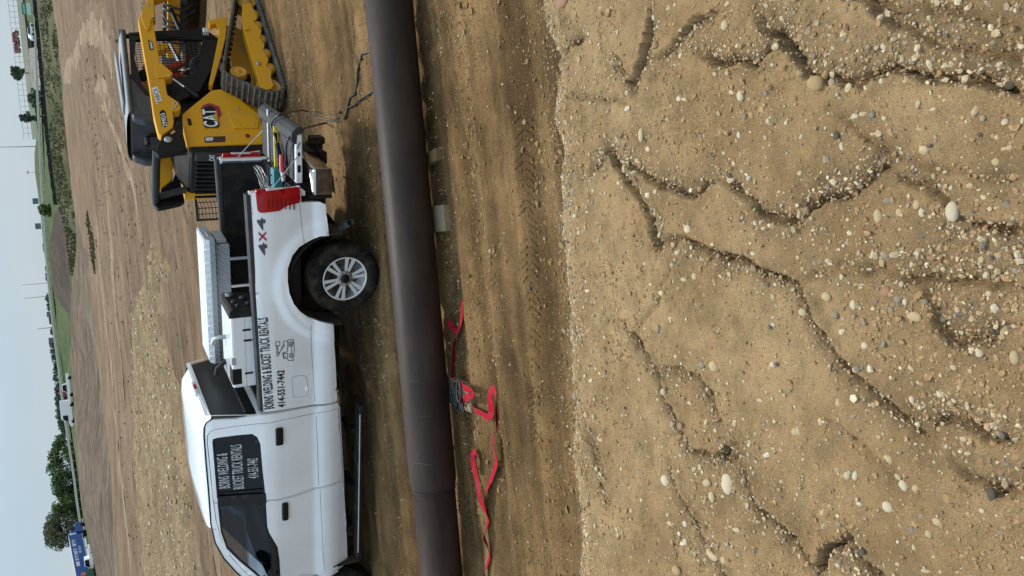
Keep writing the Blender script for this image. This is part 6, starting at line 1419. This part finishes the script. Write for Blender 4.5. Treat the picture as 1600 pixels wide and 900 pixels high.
# ruts and lumps on the far graded dirt
N = 6000; D_ = rng.uniform(15, 75, N); A_ = rng.uniform(-.33, .36, N); X, Y = D_ * np.sin(A_), D_ * np.cos(A_); keep = fbm(X * .18, Y * .5, 4, 95) > .25 - .6 * rng.uniform(0, 1, N); keep &= ~inpoly(X, Y, PG); X, Y, D_ = X[keep], Y[keep], D_[keep]
sz = np.clip(rng.lognormal(0, .55, len(X)), .4, 3) * .0007 * D_
tag(pebbles('field_clods', np.stack([X, Y, ground_final(X, Y) + sz * .1], 1), sz, mat('field_clod', (.15, .10, .062), .95, c2=(.27, .19, .122), scale=.8, spec=.1)), 'small clods strewn over the graded dirt field', 'soil', kind='stuff')

# sweeping wheel tracks on the graded dirt
trk = {k: soil('track_soil_' + k, c, (.6, 3., 18.), (.05, 9.), None, fine=.5) for k, c in dict(dark=((.135, .088, .054), (.195, .132, .084)), pale=((.205, .140, .088), (.285, .203, .134))).items()}
def wheel_track(pts, wd, k, gap=0):
    P = [np.array(terr(*p))[:2] for p in pts]; n = 10; Q = []
    for i in range(len(P) - 1):
        p0, p1, p2, p3 = P[max(i - 1, 0)], P[i], P[i + 1], P[min(i + 2, len(P) - 1)]
        for j in range(n): t = j / n; Q.append(.5 * ((2 * p1) + (-p0 + p2) * t + (2 * p0 - 5 * p1 + 4 * p2 - p3) * t * t + (-p0 + 3 * p1 - 3 * p2 + p3) * t ** 3))
    Q = np.array(Q + [P[-1]]); T = np.gradient(Q, axis=0); T /= np.linalg.norm(T, axis=1)[:, None] + 1e-9; Nn = np.stack([-T[:, 1], T[:, 0]], 1); rows = []
    taper = np.minimum(1, np.minimum(np.arange(len(Q)), np.arange(len(Q))[::-1]) / 6.)
    w_ = wd * taper * (1 + .5 * fbm(np.arange(len(Q)) * .35, np.zeros(len(Q)) + wd * 7 + pts[0][1], 3, 31))
    for f in np.linspace(-.5, .5, 6):
        X_, Y_ = (Q + Nn * (f * w_)[:, None]).T; Z_ = ground_final(X_, Y_) + .035 - .03 * (abs(f) > .45); rows.append(np.stack([X_, Y_, Z_], 1))
    o = MB().grid(rows).build('dirt_track', trk[k], None, fix=False); tag(o, kind='structure')
for pts, wd, k in (([(86, 100), (110, 67), (123, 37), (140, 22), (160, 33), (177, 60), (188, 105), (193, 140)], 1.6, 'dark'), ([(100, 130), (118, 95), (130, 62), (143, 42), (158, 50), (170, 80), (178, 120)], 2.2, 'pale'), ([(97, 150), (115, 118), (128, 92), (140, 66)], 2.4, 'dark'),
        ([(118, 165), (140, 150), (160, 152), (176, 165), (190, 190)], 1.2, 'dark'), ([(150, 140), (163, 148), (175, 163)], 2.0, 'pale'), ([(178, 165), (198, 205), (215, 250), (228, 300)], .6, 'dark'), ([(186, 165), (208, 205), (226, 250), (240, 300)], .5, 'dark'), ([(165, 175), (183, 215), (200, 262), (212, 320), (222, 390)], .7, 'pale'),
        ([(128, 220), (150, 200), (172, 210), (186, 240)], 1.3, 'dark'), ([(190, 300), (193, 350), (195, 400), (200, 450), (203, 520)], .5, 'dark'), ([(165, 250), (170, 330), (176, 420), (184, 520), (196, 640)], 1.4, 'pale'), ([(200, 480), (206, 560), (214, 660), (226, 780), (240, 905)], .5, 'dark'), ([(150, 330), (158, 420), (166, 520), (180, 660), (197, 800), (206, 905)], 1.8, 'pale'),
        ([(250, 300), (262, 345), (275, 420)], .35, 'dark'), ([(285, 600), (300, 690), (318, 790), (338, 905)], .4, 'dark'), ([(300, 640), (315, 740), (335, 850), (350, 930)], .3, 'pale'), ([(240, 215), (262, 262), (280, 305), (296, 350)], .35, 'dark')):
    wheel_track(pts, wd, k)

# ---- trees
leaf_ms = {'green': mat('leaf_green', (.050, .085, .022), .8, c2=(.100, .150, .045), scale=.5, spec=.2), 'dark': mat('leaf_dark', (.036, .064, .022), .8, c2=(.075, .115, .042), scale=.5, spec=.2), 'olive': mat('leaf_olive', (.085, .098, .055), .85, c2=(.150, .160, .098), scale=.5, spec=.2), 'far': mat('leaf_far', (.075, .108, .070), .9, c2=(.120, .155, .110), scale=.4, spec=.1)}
bark = mat('bark', (.07, .055, .042), .9)
def tree(px, py, D, top_px, width_px, kind, lb, group, n=2600, name='broadleaf_tree', base=None, seed=0, low=.12):
    r_ = np.random.default_rng(seed + 100); b = atd(px, py, D); H = atd(top_px, py + 0, D)[2] - b[2]; W = width_px / 1509 * D * .5
    t = empty(name, tuple(b), r_.uniform(0, 6), lb, 'tree', group)
    tr = MB(); tr.tube([(0, 0, -.6), (.05 * W, 0, H * .25), (-.03 * W, .04 * W, H * .55), (0, 0, H * .85)], [.028 * H + .05, .022 * H, .014 * H, .004 * H], 8)
    tips = []
    for k in range(9):
        a = r_.uniform(0, 6.28); z0 = H * r_.uniform(.2, .6); L = W * r_.uniform(.5, .85); e = (L * math.cos(a), L * math.sin(a), z0 + H * r_.uniform(.10, .32)); tr.tube([(0, 0, z0), (e[0] * .5, e[1] * .5, z0 + (e[2] - z0) * .6), e], [.012 * H, .008 * H, .003 * H], 5); tips.append(e)
    tr.build('trunk', bark, t)
    # crown: clumps of leaves round the limb ends and through the volume
    C = [(x, y, z, r_.uniform(.26, .42) * W) for x, y, z in tips]
    for k in range(12):
        a = r_.uniform(0, 6.28); u = r_.uniform(-1, 1); rr = r_.uniform(.3, .8); C.append((W * rr * math.cos(a) * math.sqrt(1 - u * u), W * rr * math.sin(a) * math.sqrt(1 - u * u), H * (.5 + low * .5) + H * (.5 - low * .5) * .82 * u, r_.uniform(.22, .42) * W))
    if low < .06:
        for k in range(9): a = r_.uniform(0, 6.28); C.append((W * .62 * math.cos(a), W * .62 * math.sin(a), H * r_.uniform(.02, .25), r_.uniform(.30, .45) * W))
    C = np.array(C); i = r_.choice(len(C), n, p=C[:, 3] ** 2 / (C[:, 3] ** 2).sum()); d = r_.normal(0, 1, (n, 3)); d /= np.linalg.norm(d, axis=1)[:, None]; rad = r_.uniform(.35, 1.05, n) ** .6
    P = C[i, :3] + d * (C[i, 3] * rad)[:, None] * np.array([1, 1, .8]); P[:, 2] = np.clip(P[:, 2], H * (low if low >= .06 else -.05), H * 1.02)
    s = r_.uniform(.5, 1.2, n) * .0011 * D; q1 = r_.normal(0, 1, (n, 3)); q1 /= np.linalg.norm(q1, axis=1)[:, None]; q2 = np.cross(q1, r_.normal(0, 1, (n, 3))); q2 /= np.linalg.norm(q2, axis=1)[:, None] + 1e-9
    V = np.stack([P - q1 * s[:, None], P + q2 * s[:, None] * .7, P + q1 * s[:, None], P - q2 * s[:, None] * .7], 1).reshape(-1, 3)
    MB().add(V, [(4 * k, 4 * k + 1, 4 * k + 2, 4 * k + 3) for k in range(n)]).build('crown', leaf_ms[kind], t, fix=False); return t
G1 = 'trees beside the raised road'
tree(126, 826, 255, 70, 74, 'olive', 'big rounded grey green tree standing behind the blue trailer', G1, 5200, seed=1)
tree(127, 785, 258, 80, 50, 'green', 'dark green bushy tree just right of the big rounded tree', G1, 3800, seed=2, low=.05)
tree(124, 757, 262, 80, 52, 'dark', 'dark tree with a jagged top between two bushy trees', G1, 3800, seed=3, low=.03)
tree(121, 724, 262, 72, 60, 'green', 'spreading green tree behind two thin utility poles', G1, 4200, seed=4, low=.03)
tree(116, 695, 270, 80, 44, 'green', 'feathery green tree at the right end of the tall tree group', G1, 2200, seed=5, low=.03)
tree(129, 806, 268, 96, 36, 'dark', 'low dark tree tucked between the rounded tree and bushy tree', G1, 1800, seed=6, low=.03)
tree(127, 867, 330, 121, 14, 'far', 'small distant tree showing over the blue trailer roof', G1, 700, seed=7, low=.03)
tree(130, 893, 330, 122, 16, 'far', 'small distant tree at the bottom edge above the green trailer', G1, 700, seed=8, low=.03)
G2 = 'distant trees along the horizon'
FT = [(98, 664, 92, 18), (100, 675, 96, 12), (97, 648, 88, 16), (95, 634, 87, 18), (95, 622, 86, 12), (93, 607, 86, 14), (92, 588, 84, 20), (90, 572, 85, 12), (87, 556, 82, 18), (86, 541, 79, 16), (82, 516, 80, 10), (80, 497, 78, 14), (79, 478, 75, 12), (77, 465, 72, 10), (75, 433, 73, 14), (74, 422, 73, 10), (71, 386, 69, 16), (68, 327, 60, 12)]
ORD = 'first second third fourth fifth sixth seventh eighth ninth tenth eleventh twelfth thirteenth fourteenth fifteenth sixteenth seventeenth eighteenth'.split()
FT.sort(key=lambda f: -f[1])
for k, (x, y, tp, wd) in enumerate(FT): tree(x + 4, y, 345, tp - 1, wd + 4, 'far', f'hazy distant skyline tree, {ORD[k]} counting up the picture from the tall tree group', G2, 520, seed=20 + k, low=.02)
tree(78, 328, 200, 61, 22, 'green', 'green bush at the end of the dark topsoil heap', G1, 1200, seed=60, low=.02)
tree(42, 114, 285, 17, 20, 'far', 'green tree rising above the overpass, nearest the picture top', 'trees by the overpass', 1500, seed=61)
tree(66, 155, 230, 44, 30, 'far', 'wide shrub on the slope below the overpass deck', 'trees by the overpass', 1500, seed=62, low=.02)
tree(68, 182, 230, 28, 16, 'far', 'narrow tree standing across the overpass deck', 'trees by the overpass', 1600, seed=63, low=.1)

# ---- overpass
A = np.array(atd(28.5, 24, 300)); B = np.array(atd(50.5, 218, 300)); A2 = A + (A - B) * .25; L = B - A2
ov = empty('overpass', tuple(A2), math.atan2(L[1], L[0]), 'cream concrete overpass with railing crossing above the road', 'bridge')
LL = float(np.hypot(L[0], L[1])); sl = L[2] / LL
def sloped(mb):
    mb.v = [(x, y, z + sl * x) for x, y, z in mb.v]; return mb
cream = mat('cream_concrete', (.60, .54, .40), .8, c2=(.68, .62, .47), scale=.3); conc = mat('grey_concrete', (.30, .29, .25), .9, c2=(.38, .36, .32), scale=.3)
sloped(MB().box(0, LL, -12, 0, -1.6, 0)).build('deck', cream, ov)
sloped(MB().box(0, LL, -11, -.3, -2.6, -1.6)).build('girder', mat('girder_brown', (.12, .09, .065), .8), ov)
for k in range(int(LL / 1.6)): x_ = k * 1.6; sloped(MB().box(x_ - .05, x_ + .05, -.2, -.1, 0, 2.2)).build('railing_post', steel, ov)
for z_ in (.9, 2.2): sloped(MB().box(0, LL, -.18, -.12, z_ - .05, z_ + .05)).build('railing', steel, ov)
for py_, w_ in ((70, 1.4), (116, 1.4)):
    p = np.array(atd(40, py_, 300)) - A2; x_ = float(p @ np.array([L[0], L[1], 0])) / LL; MB().box(x_ - .8, x_ + .8, -10, -2, -14, -2.5 + sl * x_).build('pier', conc, ov)
ab = [np.array(atd(x, y, D)) - A2 for x, y, D in ((44, 76, 302), (50, 150, 302), (66, 165, 240), (63, 72, 240))]; ca, sa = math.cos(-ov.rotation_euler.z), math.sin(-ov.rotation_euler.z); ab = [(p[0] * ca - p[1] * sa, p[0] * sa + p[1] * ca, p[2]) for p in ab]
MB().add(ab + [(x, y, z - 3) for x, y, z in ab], [(0, 1, 2, 3), (4, 7, 6, 5), (0, 4, 5, 1), (1, 5, 6, 2), (2, 6, 7, 3), (3, 7, 4, 0)]).build('abutment_slope', mat('slope_paving', (.13, .115, .095), .9, c2=(.18, .16, .135), scale=.4), ov)
sh = [np.array(atd(x, y, 304)) - A2 for x, y in ((36, 46), (43, 78), (56, 78), (52, 46))]; sh = [(p[0] * ca - p[1] * sa, p[0] * sa + p[1] * ca, p[2]) for p in sh]
MB().add(sh + [(x, y - 8, z) for x, y, z in sh], [(0, 1, 2, 3), (4, 7, 6, 5), (0, 4, 5, 1), (1, 5, 6, 2), (2, 6, 7, 3), (3, 7, 4, 0)]).build('underpass_shade', mat('underpass_shade_dark', (.10, .095, .085), .9), ov)  # dark block filling the opening; shade under the deck put into its colour

# ---- small vehicles in the distance
def car(px, py, D, rz, L, H, W, paint, lb, cat, shape='car', name='car', group=None):
    b = atd(px, py, D); c = empty(name, tuple(b), rz, lb, cat, group)
    if shape == 'car': prof = [(-L / 2, .3), (L / 2, .3), (L / 2, .75), (L * .28, .85), (L * .12, H), (-L * .28, H), (-L * .42, .9), (-L / 2, .85)]; win = [(L * .25, .9), (L * .11, H - .1), (-L * .27, H - .1), (-L * .38, .95)]
    elif shape == 'van': prof = [(-L / 2, .35), (L / 2, .35), (L / 2, .95), (L * .34, 1.15), (L * .20, H), (-L / 2, H)]; win = [(L * .33, 1.2), (L * .20, H - .35), (L * .05, H - .35), (L * .05, 1.2)]
    elif shape == 'pickup': prof = [(-L / 2, .4), (L / 2, .4), (L / 2, .95), (L * .22, 1.02), (L * .12, H), (-L * .10, H), (-L * .12, 1.02), (-L / 2, 1.02)]; win = [(L * .20, 1.06), (L * .11, H - .1), (-L * .08, H - .1), (-L * .09, 1.06)]
    MB().prism(prof, -W / 2, W / 2, 'y', .06).build('body', paint, c)
    for s in (1, -1): MB().prism(win, s * (W / 2 + .004), s * (W / 2 - .03), 'y').build('window', tint_glass, c)
    for x in (-L * .32, L * .32):
        for s in (1, -1): MB().lathe([(0, -.11), (.34, -.11), (.34, .11), (0, .11)], (x, s * (W / 2 - .1), .34), 'y', 16).build('wheel', rubber, c)
    return c
vw = mat('van_white', (.78, .79, .80), .35, coat=.4); vr = mat('car_red', (.30, .02, .035), .35, coat=.4); vm_ = mat('truck_maroon', (.16, .03, .035), .5)
car(116, 644, 203, R(175), 5.4, 2.5, 2.0, vw, 'white van on the raised road next to the pale guard rail', 'van', 'van', 'delivery_van')
car(113, 603, 203, R(178), 5.6, 1.95, 1.95, vw, 'white pickup on the road in front of the red car', 'pickup truck', 'pickup', 'parked_pickup')
car(104, 612, 240, R(178), 4.3, 1.5, 1.8, vr, 'red car passing behind the white pickup on the raised road', 'car', 'car', 'red_car')
car(53.5, 50, 262, R(20), 4.4, 1.5, 1.8, vw, 'white car on the road beneath the overpass', 'car', 'car', 'white_car')
car(30.5, 57, 305, R(10), 3.4, 1.9, 1.7, vm_, 'maroon truck crossing the overpass, nearer the picture top', 'truck', 'van', 'red_truck', 'red trucks on the overpass')
car(32.5, 74, 305, R(10), 3.2, 1.8, 1.7, vm_, 'maroon truck crossing the overpass, farther from the picture top', 'truck', 'van', 'red_truck', 'red trucks on the overpass')
car(149, 873, 188, R(172), 5.6, 1.9, 1.95, vw, 'white pickup parked in front of the blue trailer', 'pickup truck', 'pickup', 'parked_pickup')
# blue semi trailer with tractor
p0 = np.array(atd(132.5, 817, 206)); p1 = np.array(atd(148.5, 893, 197)); d = p1 - p0; Lt = float(np.hypot(d[0], d[1])); rz = math.atan2(d[1], d[0])
sm = empty('semi_truck', tuple(p0), rz, 'blue semi truck and trailer with white lettering parked under the rounded tree', 'semi truck')
blue = mat('trailer_blue', (.012, .075, .30), .4, coat=.2, dirt=(DUST, .1, .5)); sl2 = d[2] / Lt
def slope2(mb): mb.v = [(x, y, z + sl2 * x) for x, y, z in mb.v]; return mb
zt0 = 3.35
slope2(MB().box(2.6, Lt, -2.5, 0, .95, zt0, .03)).build('trailer_box', blue, sm)
slope2(MB().box(2.55, Lt + .05, -2.53, .03, zt0 - .05, zt0 + .06)).build('top_rail', alu, sm); slope2(MB().box(2.6, Lt, -2.52, .02, .88, .97)).build('bottom_rail', alu, sm)
slope2(MB().prism([(-.6, .5), (1.9, .5), (1.9, 2.9), (1.0, 2.95), (.3, 2.1), (-.6, 1.7)], -2.4, -.05, 'y', .05)).build('cab', blue, sm)
slope2(MB().prism([(.35, 2.08), (.95, 2.8), (1.4, 2.8), (1.4, 2.05)], -.06, -.03, 'y')).build('cab_window', tint_glass, sm); slope2(MB().box(1.92, 2.35, -2.3, -.2, 1.9, 2.9, .03)).build('fairing', vw, sm)
for x_ in (.2, 2.3, 3.1, Lt - 2.2, Lt - 1.1): slope2(MB().lathe([(0, -.15), (.5, -.15), (.5, .15), (0, .15)], (x_, -.15, .5), 'y', 18)).build('wheel', rubber, sm)
rl = random.Random(5)
for zc_, h_, x0_, x1_ in ((2.35, .62, 4.0, Lt - 2.4), (1.62, .42, 6.0, 8.2)):
    x_ = x0_
    while x_ < x1_:
        w_ = rl.uniform(.28, .5) if h_ > .5 else rl.uniform(.18, .3)
        if rl.random() > .14:
            lt_ = MB(); lt_.box(x_, x_ + w_ * .3, .004, .012, zc_, zc_ + h_); lt_.box(x_ + w_ * .3, x_ + w_ * .8, .004, .012, zc_ + (h_ * .8 if rl.random() > .5 else 0), zc_ + h_ * (1 if rl.random() > .5 else .98) if False else zc_ + h_); slope2(lt_).build('lettering', vw, sm)
        x_ += w_
# green trailer at the bottom edge
p0 = np.array(atd(152, 886, 186)); gt_ = empty('green_trailer', tuple(p0), rz, 'dark green trailer at the bottom edge in front of the blue trailer', 'trailer')
gg_ = mat('trailer_green', (.012, .085, .055), .5); MB().box(0, 9, -2.4, 0, .7, 2.6, .04).build('box', gg_, gt_); MB().box(-.05, .0, -2.2, -.2, .8, 2.5).build('door', gg_, gt_)
MB().lathe([(0, 0), (.42, 0), (.42, .02), (.25, .02), (.25, .01), (0, .01)], (.9, .004, 2.35), 'y', 18).build('round_mark', mat('mark_pink', (.50, .16, .16), .6), gt_)
for x_ in (1.2, 2.2, 7.5): MB().lathe([(0, -.12), (.42, -.12), (.42, .12), (0, .12)], (x_, -.12, .42), 'y', 16).build('wheel', rubber, gt_)

# ---- poles, lamp and sign
galv = mat('galvanised_pole', (.26, .27, .28), .6); pole_wood = mat('pole_wood', (.20, .19, .13), .9)
def pole(px, py, tx, D, lb, name='utility_pole', m=pole_wood, arm=None, r=.14, group='poles along the road'):
    b = atd(px, py, D); H = atd(tx, py + (px - tx) * .18, D)[2] - b[2]; o = empty(name, tuple(b), 0, lb, 'pole', group)
    MB().tube([(0, 0, -1), (0, 0, H)], [r, r * .55], 8).build('shaft', m, o)
    if arm == 'cross': MB().box(-1.1, 1.1, -.08, .08, H - .9, H - .75).build('crossarm', m, o)
    if arm == 'lamp': MB().box(-.45, .45, -.2, .2, H - .1, H + .25, .05).build('lamp_head', galv, o)
    if arm == 'sign': MB().box(-.9, .9, -.06, .06, H - 1.6, H, .03).build('sign_panel', mat('sign_grey', (.12, .14, .17), .6), o)
    return o
pole(106, 509, 59, 300, 'tall bare pole above the green slope beyond the topsoil crest', arm=None)
pole(114.5, 708, 79, 240, 'pale utility pole in front of the spreading green tree', arm='cross')
pole(120, 733, 92, 240, 'thin short pole in front of the dark jagged tree', r=.09)
pole(122, 747, 108, 240, 'shortest thin pole beside the guard rail', r=.08)
pole(74, 463, 38, 330, 'thin distant mast, taller of the two beside the dark heap', m=galv, r=.12); pole(76, 442, 34, 330, 'faint lattice mast just right of the taller distant mast', m=galv, r=.10)
pole(50, 229, -6, 250, 'tall grey lamp pole rising out of the picture beside the overpass end', 'lamp_pole', galv, 'lamp', .12)
pole(55, 269, 44, 300, 'short lamp post on the green hill beside the tall lamp pole', 'lamp_pole', galv, 'lamp', .07)
pole(62, 314, 51, 300, 'grey sign on a post on the hill above the green bush', 'sign_post', galv, 'sign', .07); pole(67, 353, 55, 300, 'grey sign on a post farther along the hill from the green bush', 'sign_post', galv, 'sign', .07)
pole(80, 491, 73, 330, 'small dark sign on the skyline, first past the dark heap', 'sign_post', galv, 'sign', .07); pole(86, 531, 76, 330, 'small round topped sign among the skyline trees', 'sign_post', galv, 'sign', .07)
b = atd(45, 14, 240); sg_ = empty('highway_sign', tuple(b), -.25, 'green and white highway sign panel on the slope at the picture top', 'sign')
hs = atd(34, 14, 240)[2] - b[2]; MB().box(-1.35, 1.35, -.05, .05, hs * .35, hs, .02).build('upper_panel', mat('sign_green', (.01, .20, .15), .5), sg_); MB().box(-1.35, 1.35, -.05, .05, -.4, hs * .33, .02).build('lower_panel', mat('sign_pale', (.50, .68, .60), .5), sg_)
for x_ in (-.9, .9): MB().box(x_ - .08, x_ + .08, .06, .16, -2, hs).build('post', galv, sg_)
for k in range(6): MB().box(-1.0 + k * .36, -.78 + k * .36, -.062, -.052, hs * .55, hs * .80).build('lettering', mat('sign_pale', (.50, .68, .60), .5), sg_)
